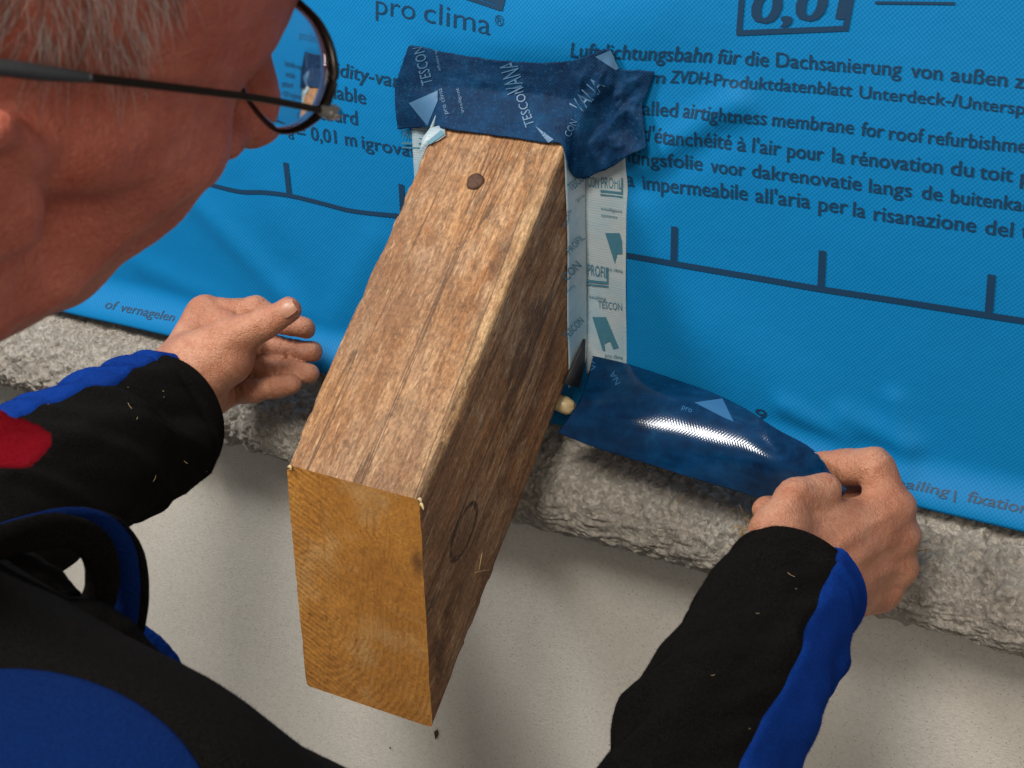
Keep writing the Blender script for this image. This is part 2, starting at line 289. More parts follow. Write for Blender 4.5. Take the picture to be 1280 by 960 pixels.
mesh('mortar_ledge', np.stack([PX, PY + nr[None, :, 0] * d, PZ + nr[None, :, 1] * d], -1).reshape(-1, 3), gridf(NL, NP), MAT['mortar'], wall)
# ------------------------------------------------------------------ the membrane
BW, BH, PITCH, BL = .10, .16696, math.radians(41.827), .28866
HEM = -.2325
RIDGES = []
def addridge(u0, v0, u1, v1, w, a): A = onY(u0, v0); B = onY(u1, v1); RIDGES.append((A[[0, 2]], B[[0, 2]], w, a))
addridge(812, 205, 925, 128, .011, .0045); addridge(790, 235, 900, 165, .012, -.003); addridge(250, 250, 380, 390, .012, .0025); addridge(300, 235, 350, 330, .02, -.002); addridge(660, 40, 800, 20, .03, .004)
addridge(985, 505, 1060, 545, .008, .0028); addridge(1060, 520, 1140, 555, .010, .003); addridge(1120, 500, 1135, 580, .008, .0025); addridge(470, 300, 420, 400, .014, .002); addridge(900, 420, 1000, 500, .03, .003); addridge(180, 330, 290, 380, .012, .002)
def disp(x, z):
    x = np.asarray(x, float); z = np.asarray(z, float)
    p = np.stack([x * 5, z * 5, 0 * x + .5], -1); d = .0035 + .005 * fbm(p, 3, 2)
    for A, B, w, a in RIDGES:
        e = B - A; t = np.clip(((x - A[0]) * e[0] + (z - A[1]) * e[1]) / (e @ e), 0, 1)
        r = np.hypot(x - A[0] - t * e[0], z - A[1] - t * e[1]); d = d + a * np.exp(-(r / w) ** 2)
    near = sstep(.0, .035, np.maximum(np.maximum(-x, x - BW), np.maximum(z, -BH - z)))   # taut at the rafter
    d = d * (.25 + .75 * near)
    h = sstep(HEM + .034, HEM, z); return d + .0165 * h ** 1.3 + .002 * h * np.sin(x * 31 + 2 * np.sin(x * 9))
X = np.linspace(-.75, .72, 560); Z = np.linspace(.24, HEM, 210); GX, GZ = np.meshgrid(X, Z, indexing='ij'); GD = disp(GX, GZ)
f = []
for q in gridf(560, 210):
    xx = X[q[0] // 210]; zz = Z[q[0] % 210]
    if not (.004 < xx < BW - .006 and -BH + .004 < zz < -.004): f.append(q)
membrane = mesh('roof_membrane', np.stack([GX, -GD, GZ], -1).reshape(-1, 3), f, MAT['membrane'])
sol = membrane.modifiers.new('thickness', 'SOLIDIFY'); sol.thickness = .0006; sol.offset = 1
tag(membrane, 'bright blue woven roofing membrane printed with dark lettering and a ruler line', 'membrane')
def on_mem(p, lift=.0005): return np.array([p[0], -float(disp(p[0], p[1])) - lift, p[1]])
def mem_px(u, v):
    p = onY(u, v, 0)
    for _ in range(4): p = onY(u, v, -float(disp(p[0], p[2])))
    return p[[0, 2]]
def text_mesh(s, bold=0., shear=0., res=3):
    cu = bpy.data.curves.new('lettering', 'FONT'); cu.body = s; cu.size = 1; cu.offset = bold; cu.shear = shear; cu.resolution_u = res
    o = bpy.data.objects.new('lettering', cu); COL.objects.link(o); bpy.context.view_layer.update()
    me = bpy.data.meshes.new_from_object(o.evaluated_get(bpy.context.evaluated_depsgraph_get())); bpy.data.objects.remove(o)
    v = np.array([x.co[:] for x in me.vertices]); f = [tuple(p.vertices) for p in me.polygons]; bpy.data.meshes.remove(me); return v, f
def print_px(s, u0, v0, u1, v1, hpx, bold=.012, lean=0., name='printed_word', mat='ink', full=None):
    """letters whose baseline runs between two photograph points; hpx = capital height in photo pixels"""
    v, f = text_mesh(s, min(bold, 0.)); a = mem_px(u0, v0); b = mem_px(u1, v1); x0, x1 = v[:, 0].min(), v[:, 0].max()
    hp = abs(mem_px((u0 + u1) / 2, (v0 + v1) / 2 - hpx)[1] - mem_px((u0 + u1) / 2, (v0 + v1) / 2)[1]); e = (b - a)
    sx = (v[:, 0] - x0) / (x1 - x0); h = v[:, 1] / .70 * hp; VV, FF = [], []
    for k in range(4 if bold > .04 else 2 if bold > 0 else 1):          # heavier type is struck more than once
        P = a[None] + sx[:, None] * e[None]; P[:, 1] += h; P[:, 0] += h * lean + k * (bold if bold > .04 else bold * 2.4) * hp; y = -disp(P[:, 0], P[:, 1]) - .00045 - .00008 * k
        FF += [tuple(q + len(VV) * len(v) for q in g) for g in f]; VV.append(np.stack([P[:, 0], y, P[:, 1]], 1))
    return mesh(name, np.vstack(VV), FF, MAT[mat], membrane, False)
LINES = [  # chunk, start pixel, end pixel, capital height, lean
 ('Luftdichtungsbahn', 713, 71, 888, 78, 19, .22), ('für', 896, 79, 924, 80, 19, .18), ('die', 931, 81, 960, 83, 19, .05), ('Dachsanierung', 970, 83, 1126, 95, 19, 0), ('von', 1138, 96, 1177, 100, 19, 0), ('außen', 1188, 101, 1258, 108, 19, 0), ('zu verlegen', 1268, 109, 1400, 122, 19, 0),
 ('im', 806, 103, 830, 104, 16, .25), ('ZVDH', 837, 103, 883, 105, 16, .22), ('-Produktdatenblatt', 884, 106, 1064, 120, 16, .08), ('Unterdeck-/', 1074, 122, 1196, 133, 16, 0), ('Unterspannbahn', 1198, 134, 1370, 152, 16, 0),
 ('installed', 770, 141, 846, 146, 18, .05), ('airtightness', 853, 146, 957, 156, 18, .12), ('membrane', 965, 157, 1066, 167, 18, .08), ('for', 1076, 169, 1104, 172, 18, .05), ('roof', 1111, 174, 1154, 178, 18, 0), ('refurbishment', 1160, 179, 1306, 193, 18, 0),
 ("d'étanchéité", 803, 175, 913, 187, 19, .08), ('à', 921, 188, 932, 189, 19, .05), ("l'air", 940, 190, 975, 194, 19, .05), ('pour', 984, 196, 1029, 201, 19, 0), ('la', 1040, 202, 1055, 204, 19, 0), ('rénovation', 1064, 205, 1177, 217, 19, 0), ('du', 1188, 218, 1216, 221, 19, 0), ('toit', 1224, 223, 1265, 227, 19, 0), ('par', 1275, 229, 1320, 234, 19, 0),
 ('dichtingsfolie', 752, 197, 877, 213, 18, .05), ('voor', 888, 215, 931, 220, 18, 0), ('dakrenovatie', 940, 221, 1076, 238, 18, 0), ('langs', 1086, 240, 1139, 246, 18, 0), ('de', 1152, 248, 1177, 251, 18, 0), ('buitenkant', 1188, 253, 1300, 266, 18, 0),
 ('a', 782, 232, 793, 233, 19, 0), ('impermeabile', 804, 236, 934, 250, 19, 0), ("all'aria", 944, 252, 1012, 260, 19, 0), ('per', 1023, 263, 1059, 267, 19, 0), ('la', 1066, 270, 1081, 272, 19, 0), ('risanazione', 1092, 275, 1219, 290, 19, 0), ('del', 1231, 292, 1265, 296, 19, 0), ('tetto', 1276, 297, 1330, 304, 19, 0),
 ('humidity-variable', 378, 86, 548, 117, 18, .2), ('variable', 388, 117, 457, 130, 18, .05), ('gestuurd', 370, 144, 447, 156, 18, .03), ('grad', 305, 159, 345, 163, 16, .1), ('= 0,01 m', 372, 172, 446, 183, 17, .0), ('igrovariabile', 453, 185, 580, 204, 17, .0), ('d', 361, 173, 367, 174, 9, 0),
 ('of', 131, 384, 145, 387, 12, .25), ('vernagelen', 150, 388, 217, 401, 12, .25), ('9', 943, 523, 957, 526, 14, .1), ('nailing', 1119, 607, 1185, 620, 13, .22), ('fixation', 1208, 626, 1284, 642, 15, .15), ('fixer', 1296, 645, 1340, 654, 15, .15)]
for s, u0, v0, u1, v1, hp, ln in LINES: print_px(s, u0, v0, u1, v1, hp, .019, ln)
print_px('pro', 470, 17, 519, 25, 26, -.006, .08); print_px('clima', 530, 27, 613, 44, 27, -.006, .08); print_px('®', 619, 31, 630, 33, 13, 0)
print_px('0,01', 936, 29, 1052, 23, 42, .045, .15)
def strip_px(pts, wpx, name, mat='ink'):
    """flat printed stroke along photograph points"""
    A = np.array([mem_px(*p) for p in pts]); n = max(8, 6 * len(pts)); A = spline(A, n) if len(pts) > 2 else np.array([A[0] + (A[1] - A[0]) * k / 11 for k in range(12)])
    T = np.gradient(A, axis=0); T /= np.linalg.norm(T, axis=1)[:, None]; N = np.stack([-T[:, 1], T[:, 0]], 1); hw = wpx / 2 / 1880
    V = []
    for p, q in zip(A, N): V += [on_mem(p + q * hw, .0006), on_mem(p - q * hw, .0006)]
    return mesh(name, V, [(2 * i, 2 * i + 1, 2 * i + 3, 2 * i + 2) for i in range(len(A) - 1)], MAT[mat], membrane, False)
strip_px([(150, 196), (200, 210), (262, 230), (300, 239), (330, 240), (362, 244), (400, 253), (440, 263), (492, 269)], 6, 'ruler_line')
strip_px([(492, 269), (560, 278), (640, 292), (720, 306), (785, 319), (842, 329), (935, 345), (1027, 361), (1130, 377), (1236, 394), (1300, 404), (1400, 421)], 7.5, 'ruler_line')
for a, b in (((357.5, 203), (362, 243)), ((502, 230), (504, 268)), ((843.5, 283), (842.5, 328)), ((1028.5, 313), (1026.5, 360)), ((1240, 343), (1236, 393))): strip_px([a, b], 9, 'ruler_tick')
strip_px([(1195, 612), (1193, 627)], 2.5, 'printed_bar')
strip_px([(924, 43), (929, -20)], 7, 'box_stroke'); strip_px([(921, 41), (1060, 35)], 6, 'box_stroke'); strip_px([(1057, 37), (1068, -22)], 7, 'box_stroke'); strip_px([(1094, 3), (1194, 4)], 3, 'printed_bar')
strip_px([(575, -6), (626, 11)], 5, 'logo_stroke'); strip_px([(600, -6), (626, 3)], 8, 'logo_stroke'); strip_px([(625, 12), (633, -20)], 8, 'logo_stroke')
# ------------------------------------------------------------------ the rafter
ax = np.array([0, math.cos(PITCH), math.sin(PITCH)]); pn = np.array([0, -math.sin(PITCH), math.cos(PITCH)])
rafter = tag(empty('wooden_rafter', (0, 0, 0)), 'weathered brown timber rafter end jutting out through the blue membrane', 'rafter')
ND = BH * math.cos(PITCH)     # true depth
def raft(x, t, n):            # x across, t along from the membrane outwards, n below the top face -> local coords (x, -t, -n) with plumb end
    return np.array([x, -t, -n])
bx = np.linspace(0, BW, 34); bn = np.linspace(0, ND, 38); bt = np.linspace(-.07, 1, 120)
def len_at(n): return BL + n * math.tan(PITCH)
V = []; Fq = []; mi = []
per = [(x, 0) for x in bx] + [(BW, n) for n in bn[1:]] + [(x, ND) for x in bx[::-1][1:]] + [(0, n) for n in bn[::-1][1:-1]]
m = len(per)
def roundc(x, n, r=.0022):
    cx = min(max(x, r), BW - r); cn = min(max(n, r), ND - r); dx, dn = x - cx, n - cn; l = math.hypot(dx, dn)
    return (cx + dx / l * r, cn + dn / l * r) if l > r else (x, n)
for t in bt:
    for x, n in per:
        xr, nn = roundc(x, n); V.append((xr, -(t * len_at(nn) if t > 0 else t), -nn))
V = np.array(V); cen = np.array([BW / 2, 0, -ND / 2])
dirn = V - cen; dirn[:, 1] = 0; e = np.maximum(np.abs(dirn[:, 0]) / (BW / 2), np.abs(dirn[:, 2]) / (ND / 2))
outw = np.where((np.abs(dirn[:, 0]) / (BW / 2) > np.abs(dirn[:, 2]) / (ND / 2))[:, None], np.sign(dirn[:, :1]) * np.array([[1, 0, 0]]), np.sign(dirn[:, 2:]) * np.array([[0, 0, 1]]))
edge = np.minimum(np.abs(dirn[:, 0]) / (BW / 2), np.abs(dirn[:, 2]) / (ND / 2))
rough = fbm(V * np.array([60, 9, 60]), 4, 40) * .0006 + fbm(V * np.array([200, 40, 200]), 2, 44) * .0006
chip = np.clip(fbm(V * np.array([70, 50, 70]), 3, 47) - .10, 0, 1) * sstep(.94, 1, edge) * .008
V = V + outw * rough[:, None] - dirn / np.linalg.norm(dirn, axis=1)[:, None] * chip[:, None]
Fq = gridf(len(bt), m, 0, True)
o0 = len(V); ring = (len(bt) - 1) * m; E2 = []
K = 22; lastring = V[ring:ring + m]; cc = lastring.mean(0); VE = []
for k in range(1, K):
    s = 1 - k / K
    VE.extend(cc + (lastring - cc) * s)
VE = np.array(VE); Vall = np.vstack([V, VE, cc[None]])
nE = np.array([0, -1, 0]); dd = fbm(VE * np.array([90, 90, 60]), 3, 52) * .0012; Vall[o0:o0 + len(VE), 1] -= dd
Fe = []
for k in range(K - 1):
    a = ring if k == 0 else o0 + (k - 1) * m; b = o0 + k * m
    for j in range(m): Fe.append((a + j, a + (j + 1) % m, b + (j + 1) % m, b + j))
b = o0 + (K - 2) * m
for j in range(m): Fe.append((b + j, b + (j + 1) % m, len(Vall) - 1))
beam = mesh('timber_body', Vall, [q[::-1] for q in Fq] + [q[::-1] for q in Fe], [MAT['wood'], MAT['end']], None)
mis = [0] * len(Fq) + [1] * len(Fe); beam.data.polygons.foreach_set('material_index', mis)
LB = Matrix(((1, 0, 0, 0), (0, ax[1], pn[1], 0), (0, ax[2], pn[2], 0), (0, 0, 0, 1))); beam.matrix_world = LB; beam.parent = rafter
bm = bmesh.new(); bm.from_mesh(beam.data); bmesh.ops.recalc_face_normals(bm, faces=bm.faces)
for eg in bm.edges:
    if len(eg.link_faces) == 2 and eg.link_faces[0].material_index != eg.link_faces[1].material_index: eg.smooth = False
bm.to_mesh(beam.data); bm.free()
LBn = np.array(LB)[:3, :3]
def top_px(u, v, lift=0.): return onP(u, v, pn * lift, pn)       # photograph point on the rafter's top face
# rusty nail head sunk into the top face
p = top_px(594, 227); V = []; F = []
prof_ = [(0, .0016), (.0042, .0015), (.0058, .0009), (.0064, -.0002), (.0066, -.003)]; sg = 28
for r, h in prof_:
    for k in range(sg):
        a = 2 * math.pi * k / sg; rr = r * (1 + .04 * math.sin(3 * a + 1)); V.append(p + np.array([1, 0, 0]) * rr * math.cos(a) + ax * rr * math.sin(a) + pn * (h + .0004 * math.sin(5 * a) * (r > .004)))
mesh('nail_head', V, gridf(len(prof_), sg, 0, True), MAT['rust'], rafter)
# torn splinters along the arrises
def sliver(p, d, l, w, mat, name, parent, up=(0, -.5, .8)):
    p = np.array(p); d = np.array(d, float); d /= np.linalg.norm(d); s = np.cross(d, up); s /= np.linalg.norm(s); u = np.cross(s, d)
    V = []
    for t, ww in ((0, .2), (.3, 1), (.65, .8), (1, .1)): V += [p + d * l * t + s * w * ww + u * w * .3 * math.sin(t * 5), p + d * l * t - s * w * ww * .8, p + d * l * t + u * w * .55 * ww]
    return mesh(name, V, gridf(4, 3, 0, True) + [(0, 1, 2), (9, 11, 10)], mat, parent)
for (u, v, l, w) in ((362, 581, .004, .0022), (526, 627, .006, .0016), (524, 622, .004, .002)):
    q = top_px(u, v); sliver(q, (.5, -.4, random.uniform(-.4, .3)), l, w, MAT['lint'], 'splinter', rafter)
def side_px(u, v): return onP(u, v, (BW + .001, 0, 0), np.array([1, 0, 0]))
for a, b in (((592, 716), (612, 712)), ((603, 690), (598, 716))):
    A, B = side_px(*a), side_px(*b); sliver(A, B - A, np.linalg.norm(B - A), .0006, MAT['lint'], 'splinter', rafter)
# ------------------------------------------------------------------ pale folded tapes
def sheet(name, G, mat, parent=None, thick=.0004):
    G = np.asarray(G); n, m = G.shape[:2]; o = mesh(name, G.reshape(-1, 3), gridf(n, m), mat, parent)
    s = o.modifiers.new('thickness', 'SOLIDIFY'); s.thickness = thick; s.offset = 0; return o
def mem_y(x, z, lift): return -disp(x, z) - lift
pt = tag(empty('pale_folded_tape', (BW, 0, -.1)), 'pale printed corner tape folded along the right side of the timber rafter', 'adhesive tape')
XS = BW + .0016
zt, zl = .006, -.197
G = np.array([[(XS + w, mem_y(XS + w, z, .0011 + .0006 * math.sin(z * 60 + w * 90)), z) for z in np.linspace(zt, zl + .002 - .15 * (w), 60)] for w in np.linspace(0, .0305, 14)]); sheet('membrane_leg', G, MAT['pale'], pt)
G = np.array([[(XS + .0006 * math.sin(z * 55) * (t / .027), mem_y(XS, z, .0011) - t, z - .012 * t) for z in np.linspace(-.026, zl + .012 - .35 * t, 60)] for t in np.linspace(0, .0275, 12)]); sheet('rafter_leg', G, MAT['pale'], pt)
# prints on a plane given by a pixel -> point function
def print_on(fn, s, a, b, hpx, mat, parent, bold=.02, up=None, name='printed_word', nrm=None, lift=.0006):
    v, f = text_mesh(s, bold, 0, 2); A = fn(*a); B = fn(*b); x0, x1 = v[:, 0].min(), v[:, 0].max()
    d = np.array(b, float) - np.array(a, float); d /= np.linalg.norm(d); q = up if up is not None else (d[1], -d[0])
    U = fn(a[0] + q[0] * hpx, a[1] + q[1] * hpx) - A
    P = A[None] + ((v[:, 0] - x0) / (x1 - x0))[:, None] * (B - A)[None] + (v[:, 1] / .7)[:, None] * U[None]
    if nrm is not None: P = P + np.array(nrm) * lift
    return mesh(name, P, f, mat, parent, False)
def poly_on(fn, pts, mat, parent, name, nrm, lift=.0006):
    return mesh(name, [fn(*p) + np.array(nrm) * lift for p in pts], [tuple(range(len(pts)))], mat, parent, False)
def memleg(u, v):
    p = onY(u, v, 0)
    for _ in range(3): p = onY(u, v, float(mem_y(p[0], p[2], .0014 + .0006 * math.sin(p[2] * 60 + (p[0] - XS) * 90))))
    return p
sideleg = lambda u, v: onP(u, v, (XS + .0008, 0, 0), np.array([1, 0, 0]))
ny = (0, -1, 0); nxx = (1, 0, 0); PI_ = MAT['palei']
for (y, k) in ((226, 0), (338, 0)):
    print_on(memleg, 'PROFIL', (752 - (17 if y > 300 else 0), y + 9 - (4 if y > 300 else 0)), (778 - (17 if y > 300 else 0), y + 10), 14, PI_, pt, .0, (0, -1), nrm=ny)
    x0 = 751 - (18 if y > 300 else 0); poly_on(memleg, [(x0, y + 11), (x0 + 28, y + 14), (x0 + 28, y + 17), (x0, y + 14)], PI_, pt, 'printed_bar', ny); poly_on(memleg, [(x0, y + 16), (x0 + 28, y + 19), (x0 + 28, y + 21), (x0, y + 18)], PI_, pt, 'printed_bar', ny)
    poly_on(memleg, [(x0 + 26, y - 4), (x0 + 28, y - 4), (x0 + 28, y + 14), (x0 + 26, y + 14)], PI_, pt, 'printed_bar', ny)
print_on(memleg, 'CON', (735, 233), (749, 235), 13, PI_, pt, 0, (0, -1), nrm=ny)
for (u, v) in ((757, 291), (741, 396)):
    poly_on(memleg, [(u, v), (u + 18, v), (u + 21, v + 10), (u + 21.5, v + 26 if u > 750 else v + 24), (u + 15, v + 26), (u + 12, v + 38)] if u > 750 else [(u, v), (u + 17, v), (u + 33, v + 38), (u + 26, v + 40), (u + 22, v + 30), (u + 15, v + 33), (u + 16, v + 42), (u + 13, v + 42)], PI_, pt, 'printed_logo', ny)
print_on(sideleg, 'TESCON', (714, 239), (734, 222), 10, PI_, pt, .01, nrm=nxx); print_on(sideleg, 'CON', (708, 352), (727, 333), 11, PI_, pt, .01, nrm=nxx); print_on(sideleg, 'pro', (722, 252), (731, 245), 5, PI_, pt, .0, nrm=nxx); print_on(sideleg, 'clima', (706, 368), (719, 358), 5, PI_, pt, .0, nrm=nxx); print_on(sideleg, 'PROFIL', (708, 285), (714, 262), 6, PI_, pt, 0, nrm=nxx)
for (s_, a_, b_, h_) in (('intelligent', (752, 262), (778, 266), 4), ('systems', (752, 270), (772, 273), 4), ('pro clima', (758, 338), (779, 341), 5), ('TESCON', (748, 384), (778, 388), 9), ('pro clima', (757, 446), (779, 449), 5), ('sealing', (737, 372), (758, 375), 4)): print_on(memleg, s_, a_, b_, h_, PI_, pt, 0, (0, -1), nrm=ny)
print_on(sideleg, 'TESCON', (708, 425), (730, 402), 9, PI_, pt, .01, nrm=nxx); print_on(sideleg, 'PROFIL', (712, 318), (731, 298), 9, PI_, pt, 0, nrm=nxx)
pl = tag(empty('pale_folded_tape', (0, 0, -.05)), 'pale printed corner tape tucked along the left side of the timber rafter', 'adhesive tape')
G = np.array([[(-.0016 - w, mem_y(-.0016 - w, z, .0011), z) for z in np.linspace(.004, -.16, 40)] for w in np.linspace(0, .031, 10)]); sheet('membrane_leg', G[::-1], MAT['pale'], pl)
G = np.array([[(-.0016, mem_y(-.0016, z, .0011) - t, z) for z in np.linspace(.0 - .9 * t, -.15 - .9 * t, 30)] for t in np.linspace(0, .027, 8)]); sheet('rafter_leg', G, MAT['pale'], pl)
flap = [(556, 156), (557, 170), (548, 176), (530, 183), (524, 192), (529, 172), (538, 160)]
fv = [top_px(u, v, .0016) for u, v in flap]; o = mesh('corner_flap', fv, [tuple(range(len(fv)))], MAT['pale'], pl); s = o.modifiers.new('thickness', 'SOLIDIFY'); s.thickness = .0004
poly_on(lambda u, v: top_px(u, v, .0022), [(534, 178), (552, 163), (556, 168), (538, 181)], PI_, pl, 'printed_logo', pn)
print_on(memleg, 'PROFIL', (504, 173), (528, 174), 12, PI_, pl, 0, (0, -1), nrm=ny); poly_on(memleg, [(503, 177), (528, 178), (528, 181), (503, 180)], PI_, pl, 'printed_bar', ny); poly_on(memleg, [(503, 183), (526, 184), (526, 186), (503, 185)], PI_, pl, 'printed_bar', ny)
# ------------------------------------------------------------------ crumpled navy tape above the rafter
top = [(514, 55), (532, 58), (560, 64), (600, 71), (640, 75), (680, 77), (712, 75), (726, 72), (738, 68), (764, 60), (777, 84), (800, 86), (821, 88)]
mid = [(497, 108), (520, 108), (556, 106), (600, 108), (640, 112), (680, 116), (712, 120), (724, 124), (736, 128), (756, 134), (775, 136), (792, 134), (806, 130)]
bot = [(503, 159), (528, 157), (553, 160), (600, 167), (640, 172), (680, 178), (701, 180), (709, 200), (717, 219), (742, 218), (770, 205), (796, 190), (815, 180)]
NU, NV = 150, 60
def mp(u, v, l=.003): q = mem_px(u, v); return on_mem(q, l)
T3 = np.array([mp(*p) for p in top]); M3 = np.array([mp(u, v, .004 if i < 2 or i > 8 else .008) for i, (u, v) in enumerate(mid)])
B3 = np.array([top_px(u, v, .0022) if 2 <= i <= 6 else (onP(u, v, (BW + .004, 0, 0), np.array([1, 0, 0])) if i in (7, 8) else mp(u, v, .006 if i < 2 else .008)) for i, (u, v) in enumerate(bot)])
T3, M3, B3 = [spline(x, NU) for x in (T3, M3, B3)]
G = np.zeros((NU, NV, 3))
for j, t in enumerate(np.linspace(0, 1, NV)):
    k = 1 - abs(2 * t - 1) ** .8
    G[:, j] = (T3 * (1 - 2 * t) + M3 * 2 * t) if t < .5 else (M3 * (2 - 2 * t) + B3 * (2 * t - 1))
for _ in range(4): G[:, 1:-1] = .5 * G[:, 1:-1] + .25 * (G[:, :-2] + G[:, 2:])
uu = np.linspace(0, 1, NU)[:, None]; vv = np.linspace(0, 1, NV)[None]; crm = sstep(.55, .75, uu) * sstep(1.0, .9, uu)
ridge = 1 - 2 * np.abs(fbm(np.stack([uu * 8 + vv * 1.6, vv * 2.2 - uu * 4, 0 * uu + 0 * vv], -1), 3, 60)) * 1.4
q = fbm(np.stack([uu * 9 + 0 * vv, vv * 4 + 0 * uu, 0 * uu + 0 * vv], -1), 3, 66)
off = .0012 * q + crm * sstep(0, .35, vv) * (.0042 * ridge + .003 * q)
edgej = fbm(np.stack([uu * 60 + 0 * vv, vv * 40 + 0 * uu, 0 * uu + 0 * vv], -1), 2, 70) * .0008
G[..., 1] -= np.maximum(off, -.001); G[..., 2] += edgej + .3 * off
vana = tag(sheet('navy_tape', G, MAT['navy'], None, .0005), 'crumpled navy blue adhesive tape stuck over the top of the timber rafter', 'adhesive tape')
def on_grid(G, lift):
    from mathutils.bvhtree import BVHTree
    n, m = G.shape[:2]; bv = BVHTree.FromPolygons([tuple(x) for x in G.reshape(-1, 3)], gridf(n, m))
    def fn(u, v):
        r = ray(u, v); h = bv.ray_cast(Vector(C), Vector(r).normalized())
        if h[0] is None: h = bv.find_nearest(Vector(onY(u, v, -.005)))
        return np.array(h[0]) - r / np.linalg.norm(r) * lift
    return fn
def print_grid(fn, s, a, b, hpx, mat, parent, bold=.0, name='printed_word'):
    v, f = text_mesh(s, bold, 0, 2); x0, x1 = v[:, 0].min(), v[:, 0].max(); a = np.array(a, float); d = np.array(b, float) - a; L = np.linalg.norm(d); e = d / L; n = np.array([e[1], -e[0]])
    P = [fn(*(a + e * L * (x - x0) / (x1 - x0) + n * hpx * y / .7)) for x, y in v[:, :2]]
    return mesh(name, P, f, mat, parent, False)
def quad_on(fn, q, mat, parent):
    q = np.array(q, float); n = 9; V = [fn(*((q[0] * (1 - i / 8) + q[1] * i / 8) * (1 - j / 8) + (q[3] * (1 - i / 8) + q[2] * i / 8) * j / 8)) for i in range(n) for j in range(n)]
    return mesh('printed_logo', V, gridf(n, n), mat, parent)
vf = on_grid(G, .0009); NI = MAT['navyi']
for s, a, b, h in (('TESCON', (541, 104), (529, 57), 14), ('VANA', (656, 113), (645, 74), 23), ('TESCON', (668, 156), (652, 106), 12), ('VANA', (726, 143), (757, 108), 20), ('CON', (713, 172), (722, 152), 9), ('pro clima', (560, 142), (552, 110), 6), ('intelligent', (580, 140), (573, 110), 4), ('adhesive tape', (551, 88), (545, 58), 4), ('pro', (690, 176), (680, 164), 8)): print_grid(vf, s, a, b, h, NI, vana)
quad_on(vf, ((511, 129), (547, 113), (547, 126), (534, 157)), NI, vana)
quad_on(vf, ((744, 71), (763, 63), (775, 84), (770, 88)), NI, vana)
# ------------------------------------------------------------------ glossy navy tape strip pulled by the right hand
lo = [((697, 541), .060), ((745, 560), .064), ((800, 577), .066), ((860, 596), .068), ((915, 612), .068), ((958, 625), .068), ((1000, 622), .082), ((1050, 624), .088)]
m1 = [((722, 505), .042), ((775, 520), .050), ((830, 535), .055), ((880, 553), .060), ((925, 570), .066), ((968, 586), .0745), ((1008, 598), .088), ((1056, 616), .091)]
m2 = [((735, 470), .014), ((785, 482), .028), ((840, 497), .036), ((890, 515), .043), ((930, 532), .051), ((972, 560), .065), ((1010, 586), .088), ((1056, 610), .091)]
up = [((741, 445), .0045), ((790, 457), .008), ((845, 475), .014), ((897, 494), .026), ((935, 513), .036), ((972, 537), .058), ((1017, 563), .084), ((1044, 600), .090)]
rows = [spline([onY(*p, -y) for p, y in r], 90) for r in (lo, m1, m2, up)]
G = np.array([spline([r[i] for r in rows], 40) for i in range(90)])
G[..., 1] -= .0008 * fbm(np.stack([G[..., 0] * 25, G[..., 2] * 25, G[..., 1] * 0], -1), 2, 80)
held = tag(sheet('navy_tape', G, MAT['gloss'], None, .0005), 'glossy navy blue tape strip held out by the hand above the ledge', 'adhesive tape')
hf = on_grid(G, .0006); t = NT('navy_tape_faint_ink', .25, (.03, .12, .27))
quad_on(hf, ((868, 503), (903, 498), (917, 527), (905, 522)), t.m, held)
for s, a, b, h in (('VA', (746, 462), (742, 446), 8), ('NA', (776, 478), (768, 463), 8), ('pro', (852, 511), (864, 516), 7)): print_grid(hf, s, a, b, h, t.m, held)
# ------------------------------------------------------------------ small things by the rafter
fl = [onP(u, v, (BW + .006, 0, 0), np.array([1, 0, .0])) for u, v in ((732, 424), (727, 436), (716, 460), (706, 480), (724, 485), (731, 458))]  # flat black sheet beside the lower end of the pale tape
o = mesh('dark_sheet', fl, [tuple(range(6))], MAT['matte']); s = o.modifiers.new('thickness', 'SOLIDIFY'); s.thickness = .002; tag(o, 'small flat black sheet below the pale folded tape', 'flap')
c0 = onY(705, 506, -.030); V = []; prof_ = [(.0, -.0075), (.0045, -.0072), (.0062, -.004), (.0066, 0), (.0060, .004), (.0045, .0068), (0, .0072)]
for r, h in prof_:
    for k in range(18):
        a = 2 * math.pi * k / 18; V.append(c0 + np.array([h * 1.0 + .2 * r * math.cos(a), r * math.cos(a), r * math.sin(a) * .9 - .2 * h]) * (1 + .06 * math.sin(3 * a + h * 500)))
tag(mesh('foam_plug', V, gridf(7, 18, 0, True), MAT['bone']), 'small ivory foam plug wedged between rafter and navy tape', 'plug')
fk = []
for u, v, l, w in ((547, 912, .011, .0022), (488, 934, .002, .0012)):
    p = onY(u, v, -.0165); fk.append(tag(sliver(p, (-.25, -.02, -1), l, w, MAT['rust'], 'wood_flake', None, (0, -1, .1)), 'brown wood flake stuck to the plaster just below the rafter tip' if l > .005 else 'tiny dark crumb stuck on the plaster below the rafter end', 'flake'))
st = empty('straw_tuft', onY(930, 662, -.05)); tag(st, 'tuft of orange straw fibres caught on the mortar ledge below the hand', 'straw')
for k in range(34):
    p = onY(random.gauss(933, 8), random.gauss(664, 7), -.0575 + random.uniform(-.004, .003)); a = random.uniform(0, 6.28)
    sliver(p, (math.cos(a), -.3, math.sin(a)), random.uniform(.004, .012), .0004, MAT['straw'], 'straw_fibre', st)
for (u, v, a, lab) in ((848, 632, 1.2, 'single curled straw fibre on the mortar ledge under the glossy tape'), (1142, 690, .5, 'single straw fibre lying on the mortar ledge beside the knuckles')):
    p = onY(u, v, -.056); tag(sliver(p, (math.cos(a), -.1, math.sin(a)), .012, .0005, MAT['straw'], 'straw_fibre', None), lab, 'straw')
